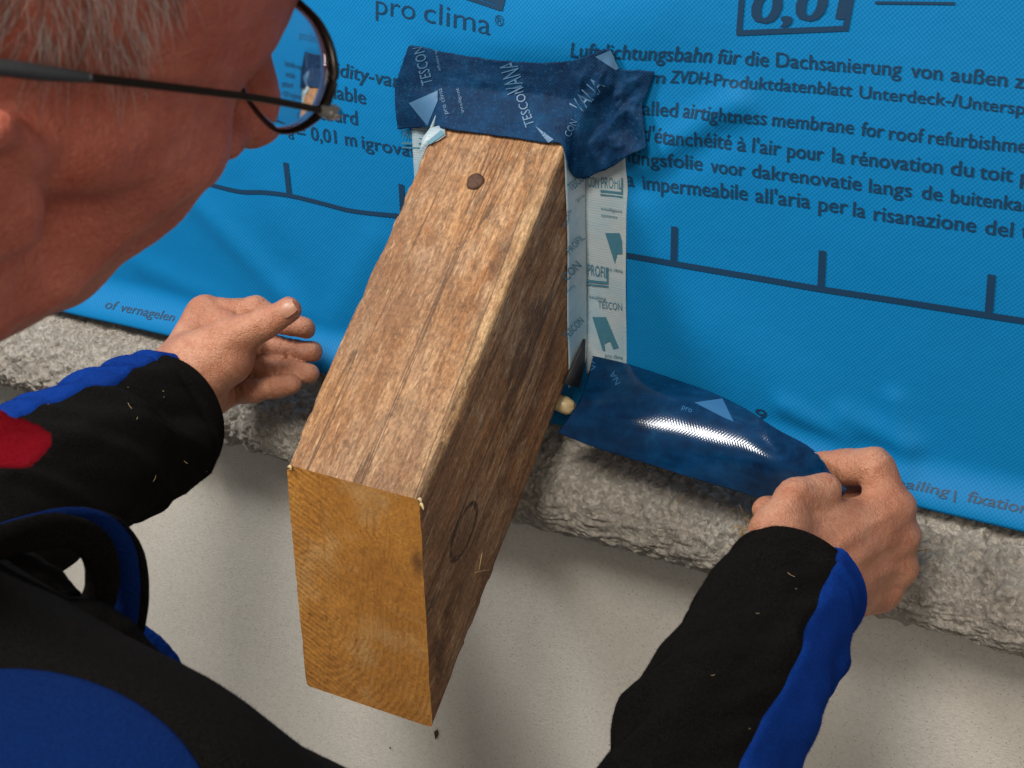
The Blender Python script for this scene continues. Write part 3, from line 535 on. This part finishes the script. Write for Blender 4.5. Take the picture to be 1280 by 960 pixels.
# ------------------------------------------------------------------ the person: one body (head, neck, trunk, arms, hands)
BV, BF = [], []; nb = 0
def addbody(V, F):
    global nb
    BV.append(c2w(V)); BF.append(F + nb); nb += len(V)
I3 = np.eye(3)
# right hand
def rhand(p):
    def crease(d, j, t, w=.0009, dep=.0009, n=1, gap=.0026):
        t = np.asarray(t) / np.linalg.norm(t); r = np.linalg.norm(p - j, axis=1)
        for q in range(n): d = d + dep * np.exp(-(((p - j) @ t - (q - (n - 1) / 2) * gap + .0006 * np.sin(p[:, 1] * 900)) / w) ** 2) * (r < .016)
        return d
    J = lambda u, v, d: cp(u, v, d); wr = J(985, 742, 1.0)
    d = rcone(p, J(925, 850, .925), wr, .033, .027); K = .014
    mcp = [J(1113, 634, 1.032), J(1118, 668, 1.038), J(1117, 706, 1.045), J(1098, 742, 1.05)]; cmc = [J(985, 715, .998), J(990, 728, .998), J(995, 742, 1.0), J(997, 755, 1.005)]
    for a, b, r in zip(cmc, mcp, (.0115, .012, .0115, .0105)): d = smin(d, rcone(p, a, b, .0175, r), K)
    d = smin(d, rcone(p, J(985, 665, 1.01), J(1085, 655, 1.03), .017, .013), .016)
    for b, r in zip(mcp, (.0122, .0128, .0122, .0108)): d = smin(d, np.linalg.norm(p - (b + np.array([.0025, 0, -.002])), axis=1) - r, .006)
    for a, b, r in zip(cmc, mcp, (.0115, .012, .0115, .0105)): d = smin(d, rcone(p, a + [.006, -.004, -.0185], b + [.001, 0, -r - .0006], .0022, .0020), .005)
    # thumb
    a, b, c, e = J(975, 715, .992), J(973, 664, .992), J(994, 622, 1.0), J(1032, 610, 1.010)
    th = smin(rcone(p, a, b, .0165, .0145), rcone(p, b, c, .0145, .0112), .008); th = smin(th, rcone(p, c, e, .0112, .0090), .004); d = smin(d, th, .010)
    def fing(pts, rs, k0=.008):
        q = rcone(p, pts[0], pts[1], rs[0], rs[1])
        for i in range(1, len(pts) - 1): q = smin(q, rcone(p, pts[i], pts[i + 1], rs[i], rs[i + 1]), .003)
        return q
    f1 = fing([mcp[0], J(1094, 585, 1.035), J(1056, 584, 1.052), J(1032, 584, 1.060)], (.0122, .0122, .0112, .0102)); d = smin(d, f1, .005)
    f2 = fing([mcp[1], J(1078, 618, 1.066), J(1010, 640, 1.078), J(957, 638, 1.055)], (.0115, .0105, .0095, .0085)); d = smin(d, f2, .002)
    f3 = fing([mcp[2], J(1085, 680, 1.085), J(1015, 668, 1.078), J(975, 660, 1.055)], (.0115, .0105, .0095, .0085)); d = smin(d, f3, .002)
    f4 = fing([mcp[3], J(1070, 730, 1.085), J(1015, 705, 1.075), J(985, 690, 1.05)], (.0105, .0095, .0085, .0080)); d = smin(d, f4, .002)
    d = crease(d, J(1094, 585, 1.035), J(1056, 584, 1.05) - J(1113, 634, 1.032), n=2); d = crease(d, J(1056, 584, 1.052), J(1032, 584, 1.06) - J(1094, 585, 1.035), n=1); d = crease(d, J(994, 622, 1.0), J(1032, 610, 1.01) - J(973, 664, .992), n=3)
    return d + .0007 * np.sin(p[:, 0] * 210 + p[:, 1] * 90) * np.sin(p[:, 1] * 170)
addbody(*nets(rhand, cp(880, 540, 1.0) + [-.01, 0, -.12], cp(1155, 830, 1.05) + [0, .0, .07], .0013))
# left hand
def lhand(p):
    def crease(d, j, t, w=.0009, dep=.0009, n=1, gap=.0026):
        t = np.asarray(t) / np.linalg.norm(t); r = np.linalg.norm(p - j, axis=1)
        for q in range(n): d = d + dep * np.exp(-(((p - j) @ t - (q - (n - 1) / 2) * gap + .0006 * np.sin(p[:, 1] * 900)) / w) ** 2) * (r < .016)
        return d
    def J(zx, zy, d): return cp(190 + zx / 5.333, 350 + zy / 5.333, d)
    wr = J(230, 680, 1.245); d = rcone(p, J(-213, 1093, 1.17), wr, .028, .0275)
    mcp = [J(345, 215, 1.275), J(500, 380, 1.29), J(500, 560, 1.29), J(520, 745, 1.28)]
    for b, s, r in zip(mcp, (J(200, 560, 1.25), J(220, 620, 1.255), J(240, 700, 1.255), J(290, 800, 1.25)), (.0115, .0125, .012, .011)): d = smin(d, rcone(p, s, b, .019, r), .012)
    d = smin(d, rcone(p, J(300, 620, 1.235), J(500, 520, 1.232), .023, .0200), .012)      # thenar mass
    d = smin(d, rcone(p, J(300, 520, 1.235), J(560, 370, 1.225), .019, .0140), .010)
    d = smin(d, rcone(p, J(345, 215, 1.272), J(560, 330, 1.26), .0105, .012), .010)       # web
    th = smin(rcone(p, J(570, 370, 1.225), J(780, 280, 1.215), .0138, .0102), rcone(p, J(780, 280, 1.215), J(915, 195, 1.212), .0102, .0086), .004); d = smin(d, th, .006)
    def fing(pts, rs):
        q = rcone(p, pts[0], pts[1], rs[0], rs[1])
        for i in range(1, len(pts) - 1): q = smin(q, rcone(p, pts[i], pts[i + 1], rs[i], rs[i + 1]), .003)
        return q
    d = smin(d, fing([mcp[0], J(700, 205, 1.268), J(900, 290, 1.262), J(1025, 325, 1.258)], (0.0105, 0.0102, 0.0086, 0.0075)), .0012)
    d = smin(d, fing([mcp[1], J(760, 440, 1.276), J(940, 470, 1.270), J(1070, 480, 1.262)], (0.0105, 0.0097, 0.0086, 0.0077)), .0012)
    d = smin(d, fing([mcp[2], J(720, 575, 1.270), J(900, 600, 1.264), J(1045, 622, 1.256)], (0.0105, 0.0097, 0.0086, 0.0075)), .0012)
    d = smin(d, fing([mcp[3], J(680, 735, 1.262), J(820, 715, 1.256), J(935, 690, 1.250)], (0.0102, 0.0092, 0.0083, 0.0071)), .0012)
    d = crease(d, J(800, 265, 1.215), J(915, 195, 1.21) - J(570, 370, 1.225), n=3); d = crease(d, J(620, 350, 1.225), J(780, 280, 1.21) - J(570, 370, 1.225), n=1)
    for a, b in (((760, 440, 1.276), (940, 470, 1.27)), ((940, 470, 1.27), (1070, 480, 1.262)), ((720, 575, 1.27), (900, 600, 1.264)), ((900, 600, 1.264), (1045, 622, 1.256)), ((680, 735, 1.262), (820, 715, 1.256)), ((820, 715, 1.256), (935, 690, 1.25)), ((600, 210, 1.27), (800, 240, 1.265)), ((900, 290, 1.262), (1025, 325, 1.258))): d = crease(d, J(*a), J(*b) - J(*a), n=1, dep=.0011)
    return d + .0006 * np.sin(p[:, 0] * 210 + p[:, 1] * 90) * np.sin(p[:, 1] * 170)
addbody(*nets(lhand, cp(130, 350, 1.19) + [0, 0, -.06], cp(430, 580, 1.28) + [0, 0, .04], .0013))
# head
EAR = cp(-20, 188, .44); Fh = np.array([.77, .0, .64]); Fh /= np.linalg.norm(Fh); Uh = np.array([.38, -.79, -.457]); Uh -= Fh * (Uh @ Fh); Uh /= np.linalg.norm(Uh); Rh = np.cross(Fh, Uh)
HM = np.stack([Fh, Uh, Rh]); O = EAR - Rh * .074
def hl(f, u, r): return O + Fh * f + Uh * u + Rh * r
def head(p):
    E = lambda c, rad: ellip(p, hl(*c), HM, rad)
    d = E((.005, .055, 0), (.100, .082, .076)); d = smin(d, E((.040, .010, 0), (.060, .074, .064)), .03)
    d = smin(d, E((.060, .060, 0), (.042, .040, .058)), .02)                      # forehead
    d = smin(d, rcone(p, hl(.076, .031, .045), hl(.090, .034, .008), .009, .010), .012); d = smin(d, rcone(p, hl(.076, .031, -.045), hl(.090, .034, -.008), .009, .010), .012)
    for s in (1, -1):
        d = smin(d, rcone(p, hl(.066, -.005, .052 * s), hl(.03, -.002, .068 * s), .014, .009), .016)       # cheek bone
        d = smin(d, rcone(p, hl(.059, -.026, .041 * s), hl(.038, -.046, .050 * s), .018, .017), .02)         # cheek
        d = smin(d, rcone(p, hl(.006, -.062, .056 * s), hl(.060, -.072, .018 * s), .013, .012), .022)      # jaw
        d = smin(d, rcone(p, hl(.010, -.055, .058 * s), hl(.004, .0, .066 * s), .012, .010), .02)
    d = smin(d, E((.060, -.042, 0), (.030, .034, .034)), .02); d = smin(d, np.linalg.norm(p - hl(.068, -.076, 0), axis=1) - .012, .018)
    d = smin(d, rcone(p, hl(.096, .022, 0), hl(.121, -.018, 0), .007, .012), .010); d = smin(d, np.linalg.norm(p - hl(.106, -.022, .012), axis=1) - .008, .006); d = smin(d, np.linalg.norm(p - hl(.106, -.022, -.012), axis=1) - .008, .006)
    d = smin(d, rcone(p, hl(.084, -.047, .02), hl(.091, -.047, 0), .005, .006), .008); d = smin(d, rcone(p, hl(.083, -.057, .018), hl(.089, -.057, 0), .005, .006), .008)
    for s in (1, -1): d = np.maximum(d, -(np.linalg.norm(p - hl(.094, .010, .042 * s), axis=1) - .0200)); d = smin(d, np.linalg.norm(p - hl(.073, .011, .032 * s), axis=1) - .0125, .004)
    d = smin(d, rcone(p, hl(-.02, -.04, 0), hl(-.045, -.14, 0), .055, .062), .03)   # neck
    eo = lambda f, u, r: hl(f * .9 + .009, u * .85 - .020, r)
    ear = ellip(p, eo(-.014, .008, .080), HM, (.017, .027, .006)); ear = smin(ear, rcone(p, eo(.004, .026, .077), eo(-.016, .040, .087), .0045, .0045), .006); ear = smin(ear, rcone(p, eo(-.016, .040, .087), eo(-.034, .012, .090), .0045, .0045), .004)
    ear = smin(ear, rcone(p, eo(.006, -.002, .077), eo(.004, .010, .079), .006, .005), .005); ear = smin(ear, np.linalg.norm(p - eo(-.014, -.024, .077), axis=1) - .007, .008)
    d = smin(d, ear, .005)
    # fold running down the cheek
    g = rcone(p, hl(.072, -.02, .058), hl(.035, -.085, .060), .0035, .003); g2 = np.minimum(rcone(p, hl(.070, .008, .066), hl(.045, .000, .074), .002, .002), rcone(p, hl(.070, .002, .064), hl(.048, -.010, .072), .002, .002)); g3 = rcone(p, hl(.060, -.035, .060), hl(.020, -.080, .064), .002, .002)
    return d + .0028 * np.exp(-(np.maximum(g, 0) / .004) ** 2) + .0014 * np.exp(-(np.maximum(g2, 0) / .0025) ** 2) + .0014 * np.exp(-(np.maximum(g3, 0) / .003) ** 2) + .0006 * fbm(p * 120, 2, 77)
addbody(*nets(head, hl(0, 0, 0) - .19, hl(0, 0, 0) + .17, .0024, 2))
# trunk and arms under the jacket
SH_R = cp(135, 1100, .54); SH_L = cp(-420, 700, .74); NECK = hl(-.045, -.14, 0); HIP = cp(-620, 1900, .66)
ELB_R = cp(745, 1240, .76); ELB_L = cp(-250, 840, .98)
def trunk(p, e=0., arms=True):
    d = rcone(p, NECK, (SH_R + SH_L) / 2 + [-.04, .06, 0], .05, .08); d = smin(d, rcone(p, SH_R, SH_L, .053, .055), .04); d = smin(d, rcone(p, (SH_R + SH_L) / 2 + [-.05, .10, 0], HIP, .10, .12), .06)
    d = smin(d, rcone(p, SH_R, ELB_R, .048, .030), .02); d = smin(d, rcone(p, SH_L, ELB_L, .042, .036), .03)
    if arms: d = smin(d, rcone(p, ELB_R, cp(925, 850, .925), .033, .030), .01); d = smin(d, rcone(p, ELB_L, cp(150, 555, 1.17), .036, .028), .02)
    return d - e
allp = np.array([NECK, SH_R, SH_L, HIP, ELB_R, ELB_L, cp(925, 850, .93), cp(162, 500, 1.18)]); V, F = nets(trunk, allp.min(0) - .15, allp.max(0) + .15, .011, 2); addbody(V, F)
BT = BV[-1]; lf_ = []
for A_ in range(len(BV) - 1):
    o_ = sum(len(x) for x in BV[:A_]); ot = sum(len(x) for x in BV[:-1]); D_ = ((BV[A_][::7, None, :] - BT[None, ::5]) ** 2).sum(-1); i_, j_ = np.unravel_index(D_.argmin(), D_.shape)
    q_ = [f_ for f_ in BF[-1] if j_ * 5 + ot in f_][0]; q_ = [x for x in q_ if x != j_ * 5 + ot][:2]; lf_.append((o_ + i_ * 7, j_ * 5 + ot, q_[0], q_[0]))
person = mesh('person', np.vstack(BV), [tuple(q) for q in np.vstack(BF)] + [q[:3] for q in lf_], [MAT['skin'], MAT['ruddy']])
nf_ = [len(x) for x in BF]; person.data.polygons.foreach_set('material_index', [0] * (nf_[0] + nf_[1]) + [1] * nf_[2] + [0] * (nf_[3] + len(lf_)))
tag(person, 'grey-haired person in black and blue fleece jacket and glasses bending over to stick tape', 'person')
# finger nails
def nail(c, d, n, l, w, name='fingernail'):
    d = d / np.linalg.norm(d); n = n - d * (n @ d); n /= np.linalg.norm(n); s = np.cross(d, n); V = []
    for i in range(7):
        t = i / 6
        for j in range(7):
            q = j / 6 * 2 - 1; ww = w * (1 - .25 * max(0, t - .6) ** 2 * 6) * (1 - .3 * max(0, .25 - t) * 4); V.append(c + d * l * (t - .5) + s * ww * q - n * (.0022 * q * q + .0012 * (2 * t - 1) ** 2))
    return mesh(name, c2w(V), gridf(7, 7), MAT['nail'], person)
lz = lambda zx, zy, d: cp(190 + zx / 5.333, 350 + zy / 5.333, d)
nail(lz(890, 186, 1.2022), lz(915, 195, 1.212) - lz(780, 280, 1.215), np.array([-.05, -.30, -1.]), .0125, .0060)
nail(cp(1021, 604, 1.000), cp(1032, 610, 1.010) - cp(994, 622, 1.0), np.array([-.15, -.75, -1.]), .0115, .0056)
# ------------------------------------------------------------------ jacket
jacket = empty('fleece_jacket', W(-100, 900, .6)); jacket.parent = person
def sleeve(path, rad, stripe, name, seed, nl=150, na=96, cuff=True, ell=None):
    P = spline([cp(*p) for p in path], nl); R = spline([[r] for r in rad], nl)[:, 0]; T = np.gradient(P, axis=0); T /= np.linalg.norm(T, axis=1)[:, None]
    a = np.linspace(0, 2 * np.pi, na, endpoint=False); L = np.concatenate([[0], np.cumsum(np.linalg.norm(np.diff(P, axis=0), axis=1))])
    S = np.array([np.cross(t, -q / np.linalg.norm(q)) for t, q in zip(T, P)]); S /= -np.linalg.norm(S, axis=1)[:, None]; N = np.cross(S, T); N *= np.sign(-N[:, 2:3])
    q = np.stack([np.repeat(L[:, None] * 22, na, 1) + .9 * np.sin(a)[None], np.cos(a)[None] * .9 + 0 * L[:, None], np.sin(a)[None] * .9 + 0 * L[:, None]], -1)
    fo = (1 - 2 * np.abs(fbm(q, 2, seed)) * 1.6) * .0058 + fbm(q * 2.2, 2, seed + 5) * .004
    fo *= sstep(0, .018, L)[:, None]; fo += (.0016 * np.exp(-((L - .020) / .003) ** 2) * -1)[:, None]     # cuff seam
    rr = R[:, None] * (1 + 0 * a[None]) + fo
    V = P[:, None] + rr[..., None] * (np.cos(a)[None, :, None] * N[:, None] + np.sin(a)[None, :, None] * S[:, None])
    inn = P[:1, None] + ((R[:1, None] - .005)[..., None]) * (np.cos(a)[None, :, None] * N[:1, None] + np.sin(a)[None, :, None] * S[:1, None])
    deep = inn + (T[0] * .03)[None, None]
    lip = V[:1] * .5 + inn * .5 - (T[0] * .0025)[None, None]
    A = np.concatenate([deep, inn, lip, V]); o = mesh(name, c2w(A.reshape(-1, 3)), gridf(nl + 3, na, 0, True), MAT['black'], jacket)
    bm = bmesh.new(); bm.from_mesh(o.data); bmesh.ops.recalc_face_normals(bm, faces=bm.faces); bm.to_mesh(o.data); bm.free()
    # stripe, a panel lying on the sleeve between two angles
    K = 26; PV = []; lo_, hi_ = stripe
    for i in range(nl):
        w0 = lo_(L[i]); w1 = hi_(L[i])
        for j in range(K):
            an = w0 + (w1 - w0) * j / (K - 1); x = (an % (2 * np.pi)) / (2 * np.pi) * na; k0 = int(x) % na; fr = x - int(x); g = rr[i, k0] * (1 - fr) + rr[i, (k0 + 1) % na] * fr
            e = min(j, K - 1 - j); lift = (-.002, .0009, .0016, .0012)[e] if e < 4 else .0012
            PV.append(P[i] + (g + lift) * (math.cos(an) * N[i] + math.sin(an) * S[i]) - (T[0] * (.0028 if i == 0 else 0)))
    s = mesh('blue_stripe', c2w(PV), gridf(nl, K), MAT['blue'], o); return o, V
rs, RV = sleeve([(992, 733, .992), (962, 785, .962), (925, 850, .925), (880, 930, .885), (830, 1040, .84), (780, 1150, .79), (735, 1260, .75)], [.0415, .0405, .0415, .0430, .0450, .048, .048], (lambda l: .22 + .20 * min(l / .12, 1.) - .02 * math.sin(l * 30), lambda l: 2.3), 'sleeve', 90)
ls, LV = sleeve([(208, 524, 1.225), (180, 538, 1.20), (140, 558, 1.17), (80, 590, 1.12), (-20, 650, 1.07), (-150, 760, 1.01), (-250, 840, .97)], [.0475, .0475, .0490, .0500, .0520, .055, .058], (lambda l: -2.2, lambda l: -.80 - .07 * math.sin(l * 60)), 'sleeve', 95)

# jacket trunk with blue shoulder panel
def jbody(p):
    d = trunk(p, .014, False); return d + .004 * fbm(p * 26, 3, 120)
V, F = nets(jbody, allp.min(0) - .16, np.array([ELB_R[0] + .08, allp[:, 1].max() + .1, allp[:, 2].max() + .1]), .008, 2)
jb = mesh('jacket_body', c2w(V), F, MAT['black'], jacket)
from mathutils.bvhtree import BVHTree
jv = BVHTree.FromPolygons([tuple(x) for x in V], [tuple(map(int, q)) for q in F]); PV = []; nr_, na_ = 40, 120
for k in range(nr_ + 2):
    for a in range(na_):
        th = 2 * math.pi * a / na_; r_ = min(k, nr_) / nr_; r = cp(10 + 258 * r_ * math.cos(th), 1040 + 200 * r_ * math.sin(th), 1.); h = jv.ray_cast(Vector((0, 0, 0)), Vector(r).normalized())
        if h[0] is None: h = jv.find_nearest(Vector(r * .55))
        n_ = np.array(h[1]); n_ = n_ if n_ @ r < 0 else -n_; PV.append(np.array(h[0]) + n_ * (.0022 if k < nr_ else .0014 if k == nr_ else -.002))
mesh('blue_shoulder_panel', c2w(PV), gridf(nr_ + 2, na_, 0, True), MAT['shadedblue'], jacket)  # same blue cloth as the stripes, its shade put into the colour
# collar hanging open: rolled black edge, blue lining, thin black piping
def band(path, hw, th, mat, name, parent):
    P = spline([cp(*q) for q in path], 60); T = np.gradient(P, axis=0); T /= np.linalg.norm(T, axis=1)[:, None]; S = np.cross(T, [0, 0, 1.]); S /= np.linalg.norm(S, axis=1)[:, None]; N = np.cross(T, S)
    a = np.linspace(0, 2 * np.pi, 20, endpoint=False); r = 1 + .10 * fbm(np.stack([np.arange(60) * .15] * 3, 1), 2, 130)
    V = P[:, None] + r[:, None, None] * (hw * np.cos(a)[None, :, None] * S[:, None] + th * np.sin(a)[None, :, None] * N[:, None]); f = gridf(60, 20, 0, True) + [tuple(range(20)), tuple(range(1180, 1200))]
    return mesh(name, c2w(V.reshape(-1, 3)), f, mat, parent)
band([(-60, 700, .60), (20, 672, .60), (80, 664, .605), (118, 682, .61), (128, 725, .615), (112, 765, .615), (60, 765, .61), (-20, 745, .60)], .0062, .004, MAT['black'], 'collar_roll', jacket)
band([(-60, 690, .62), (40, 660, .62), (110, 652, .625), (148, 680, .63), (158, 730, .635), (150, 785, .635), (118, 800, .63)], .0050, .003, MAT['shadedblue'], 'collar_lining', jacket)
band([(100, 640, .633), (142, 652, .633), (170, 685, .638), (179, 735, .642), (172, 790, .642), (150, 830, .64)], .0022, .003, MAT['black'], 'collar_piping', jacket)
band([(130, 770, .66), (175, 800, .66), (205, 830, .66), (225, 870, .66)], .0060, .004, MAT['blue'], 'inner_blue_hem', jacket)
band([(-90, 800, .61), (40, 800, .605), (110, 795, .60), (170, 850, .60)], .0125, .01, MAT['black'], 'collar_base', jacket)
band([(-200, 700, .63), (-60, 720, .625), (25, 735, .625), (70, 775, .62)], .013, .01, MAT['black'], 'collar_base', jacket)
def redf(p):
    z = np.array([1, 1, 2.4]); o_ = np.array([0, 0, .52]); q = (p - o_) * z + o_; return rcone(q, cp(-130, 532, .52), cp(24, 555, .52), .0135, .0092) * .5 + .0006 * np.sin(p[:, 1] * 420 + p[:, 0] * 60)
V, F = nets(redf, cp(-160, 450, .52) + [0, 0, -.03], cp(90, 640, .52) + [0, 0, .03], .002, 1); mesh('red_shirt_collar', c2w(V), F, MAT['red'], person)
# lint caught in the fleece
from mathutils.bvhtree import BVHTree
def lint(vv, n, um, vm, us, vs):
    bv = BVHTree.FromPolygons([tuple(x) for x in c2w(vv.reshape(-1, 3))], gridf(vv.shape[0], vv.shape[1], 0, True)); V = []; F = []
    for _ in range(n):
        r = ray(random.gauss(um, us), random.gauss(vm, vs)); h = bv.ray_cast(Vector(C), Vector(r).normalized())
        if h[0] is None: continue
        p = np.array(h[0]) - r / np.linalg.norm(r) * .0012; a = random.uniform(0, 6.28); d = M.T @ np.array([math.cos(a), math.sin(a), 0]); l = random.choice((.0006, .0008, .0012, .002, .0045)); q = M.T @ np.array([-math.sin(a), math.cos(a), 0]) * .00009
        k = len(V); V += [p - d * l / 2 - q, p - d * l / 2 + q, p + q * 4, p + q * 2.2, p + d * l / 2 + q, p + d * l / 2 - q]; F += [(k, k + 1, k + 2, k + 3), (k + 3, k + 2, k + 4, k + 5)]
    return V, F
V, F = lint(LV, 9, 150, 540, 60, 50); o = mesh('lint', V, F, MAT['lint'], ls); o['kind'] = 'stuff'
V, F = lint(RV, 7, 930, 830, 60, 70); o = mesh('lint', V, F, MAT['lint'], rs); o['kind'] = 'stuff'
# ------------------------------------------------------------------ hair
hv, hf_ = nets(head, hl(0, 0, 0) - .19, hl(0, 0, 0) + .17, .005, 1)
bvh = BVHTree.FromPolygons([tuple(x) for x in hv], [tuple(map(int, q)) for q in hf_])
loc = (hv - O) @ HM.T; px = hv[:, 0] / hv[:, 2] * FPX + 640; py = hv[:, 1] / hv[:, 2] * FPX + 480
hair_ok = (loc[:, 1] > .030) & (loc[:, 0] < .030 + .35 * (loc[:, 1] - .03)) & (loc[:, 1] + .35 * loc[:, 0] > .026)
cand = np.where(hair_ok)[0]; HV, HF, HMI = [], [], []
for k in range(13000):
    i = cand[rng.integers(len(cand))]; p = hv[i] + rng.normal(0, .0018, 3); L = rng.uniform(.010, .026); n = 6; pts = []
    lf, lu, lr = loc[i]
    d = -Uh * 1.0 + Fh * (.10 + .12 * rng.normal()) + (-Fh * .45 if lf < .0 else 0) + rng.normal(0, .16, 3); cl = vnoise(np.array([hv[i] * 90]), 140)[0]; d = d + Fh * .35 * cl
    h = bvh.find_nearest(Vector(p)); q = np.array(h[0]); N = q - O - Fh * .005 - Uh * .04; N /= np.linalg.norm(N); x = q
    w0 = rng.uniform(.00004, .00009)
    for s_ in range(n):
        pts.append(x); hh = bvh.find_nearest(Vector(x)); c_ = np.array(hh[0]); nn = c_ - O - Fh * .005 - Uh * .03; nn /= np.linalg.norm(nn)
        dd = d - nn * (d @ nn); dd /= np.linalg.norm(dd); x = c_ + dd * L / n + nn * (.0008 + .0028 * math.sin(min(1, (s_ + 1) / n) * 2.2) * (.5 + .5 * cl + .4))
        d = d + rng.normal(0, .05, 3)
    b0 = len(HV); sd = np.cross(dd, N); sd /= np.linalg.norm(sd) + 1e-9
    for s_, q in enumerate(pts):
        w = w0 * (1.2 - s_ / n); HV += [q + sd * w, q - sd * w * .5 + N * w, q - sd * w * .5 - N * w]
    g = gridf(n, 3, b0, True); HF += g; HMI += [int(rng.random() < .42)] * len(g)
hair = mesh('hair', c2w(HV), HF, [MAT['grey'], MAT['dark']], person); hair.data.polygons.foreach_set('material_index', HMI); hair['kind'] = 'stuff'
# ------------------------------------------------------------------ glasses
gl = tag(empty('eyeglasses', W(300, 110, .45)), 'thin dark metal eyeglasses worn by the person', 'eyeglasses')
HG = cp(404, 133, .490); LN = Fh.copy()
def onlens(u, v): r = np.array([(u - 640) / FPX, (v - 480) / FPX, 1.]); return r * ((HG @ LN) / (r @ LN))
out = [(372, 2), (398, 28), (414, 62), (418, 98), (406, 134), (386, 154), (364, 163), (344, 160), (324, 141), (308, 116), (304, 92), (306, 60), (316, 25), (330, -2), (350, -10)]
ring_ = spline([onlens(*p) for p in out + out[:1]], 91)[:-1]; cen_ = ring_.mean(0)
def rimtube(R):
    P = np.vstack([R, R[:1]]); v, f = tube(P, .0012, 8, False); return v, f
v, f = rimtube(c2w(ring_)); mesh('rim', v, f, MAT['frame'], gl)
mir = lambda P: np.asarray(P) - 2 * np.outer((np.asarray(P) - O) @ Rh, Rh)
v, f = rimtube(c2w(mir(ring_))); mesh('rim', v, f, MAT['frame'], gl)
inn_ = ring_[np.argmin((ring_ - O) @ Rh)]; v, f = tube(c2w(spline([inn_, inn_ + Fh * .003 + Uh * .003 - Rh * ((inn_ - O) @ Rh) * .5, inn_ + Fh * .004 + Uh * .004 - Rh * ((inn_ - O) @ Rh), mir([inn_])[0] + Fh * .003 + Uh * .003 + Rh * ((inn_ - O) @ Rh) * .5, mir([inn_])[0]], 20)), .001, 8); mesh('bridge', v, f, MAT['frame'], gl)
def lensmesh(R, c):
    nr = 14; n = len(R); A = []
    for back in (0, 1):
        for k in range(nr, 0, -1) if back else range(1, nr + 1):
            q = c + (R - c) * (k / nr) * .985; rad = np.linalg.norm(q - c, axis=1); A.append(q + np.outer(.0006 - rad ** 2 / (2 * 1.2), LN) if not back else q - np.outer(.0009 + rad ** 2 / (2 * .15), LN))
    V = np.vstack(A + [c[None] + LN * .0006, c[None] - LN * .0009]); f = gridf(2 * nr, n, 0, True); a0 = 2 * nr * n; f += [(a0, (j + 1) % n, j) for j in range(n)] + [(a0 + 1, (2 * nr - 1) * n + j, (2 * nr - 1) * n + (j + 1) % n) for j in range(n)]
    return V, f
def fixn(o):
    bm = bmesh.new(); bm.from_mesh(o.data); bmesh.ops.recalc_face_normals(bm, faces=bm.faces); bm.to_mesh(o.data); bm.free()
V, f = lensmesh(ring_, cen_); fixn(mesh('lens', c2w(V), f, MAT['glass'], gl)); V2 = mir(V); fixn(mesh('lens', c2w(V2), f, MAT['glass'], gl))
arm = spline([HG + Rh * .003, cp(330, 124, .476), cp(230, 111, .457), cp(110, 97, .435)], 30); v, f = tube(c2w(arm), np.linspace(.0010, .0012, 30), 8); mesh('temple_arm', v, f, MAT['frame'], gl)
tip = spline([cp(112, 97, .435), cp(60, 92, .427), cp(-20, 84, .416), cp(-90, 100, .408), cp(-120, 150, .405)], 24); v, f = tube(c2w(tip), np.concatenate([np.linspace(.0013, .0021, 8), np.full(16, .0022)]), 10); mesh('temple_tip', v, f, MAT['tip'], gl)
v, f = tube(mir(arm) @ M + C, .0011, 8); mesh('temple_arm', v, f, MAT['frame'], gl)
v, f = tube(c2w([HG - Fh * .002 + Rh * .002, HG + Rh * .0035, HG + Fh * .003 + Rh * .003, HG + Fh * .0035]), [.0016, .0021, .0019, .0012], 10); mesh('hinge', v, f, MAT['chrome'], gl)

# ------------------------------------------------------------------ fleece pile: short fibres standing on the cloth
def pile(V3, F3, n, mat, parent, ln=.0016):
    V3 = np.asarray(V3); F3 = np.asarray([q[:4] for q in F3 if len(q) >= 4]); fi = F3[rng.integers(len(F3), size=n)]; a, b = rng.random((2, n, 1))
    A, B, D, E = [V3[fi[:, k]] for k in range(4)]; P = (A * (1 - a) + B * a) * (1 - b) + (E * (1 - a) + D * a) * b; N = np.cross(B - A, E - A); N /= np.linalg.norm(N, axis=1)[:, None] + 1e-12
    d = N + rng.normal(0, .7, (n, 3)); d /= np.linalg.norm(d, axis=1)[:, None]; s_ = np.cross(d, rng.normal(0, 1, (n, 3))); s_ /= np.linalg.norm(s_, axis=1)[:, None]; L = ln * rng.uniform(.4, 1.2, (n, 1))
    V = np.stack([P - s_ * .00006, P + s_ * .00006, P + d * L], 1).reshape(-1, 3); me = bpy.data.meshes.new('fleece_pile'); me.vertices.add(3 * n); me.vertices.foreach_set('co', V.ravel()); me.loops.add(3 * n); me.loops.foreach_set('vertex_index', np.arange(3 * n)); me.polygons.add(n); me.polygons.foreach_set('loop_start', np.arange(n) * 3); me.update(calc_edges=True)
    me.materials.append(mat); o = bpy.data.objects.new('fleece_pile', me); COL.objects.link(o); o.parent = parent; o.matrix_parent_inverse = parent.matrix_world.inverted(); o['kind'] = 'stuff'; return o
def outwards(o):
    V = np.array([v.co[:] for v in o.data.vertices]); return V, [tuple(p.vertices) for p in o.data.polygons]
bpy.context.view_layer.update()
for o, n in ((rs, 90000), (ls, 90000), (jb, 60000)):
    V, F = outwards(o); pile(V, F, n, MAT['black'], o)
for o in list(bpy.data.objects):
    if o.name.startswith(('blue_stripe',)):
        V, F = outwards(o); pile(V, F, 30000, MAT['blue'], o.parent, .0014)
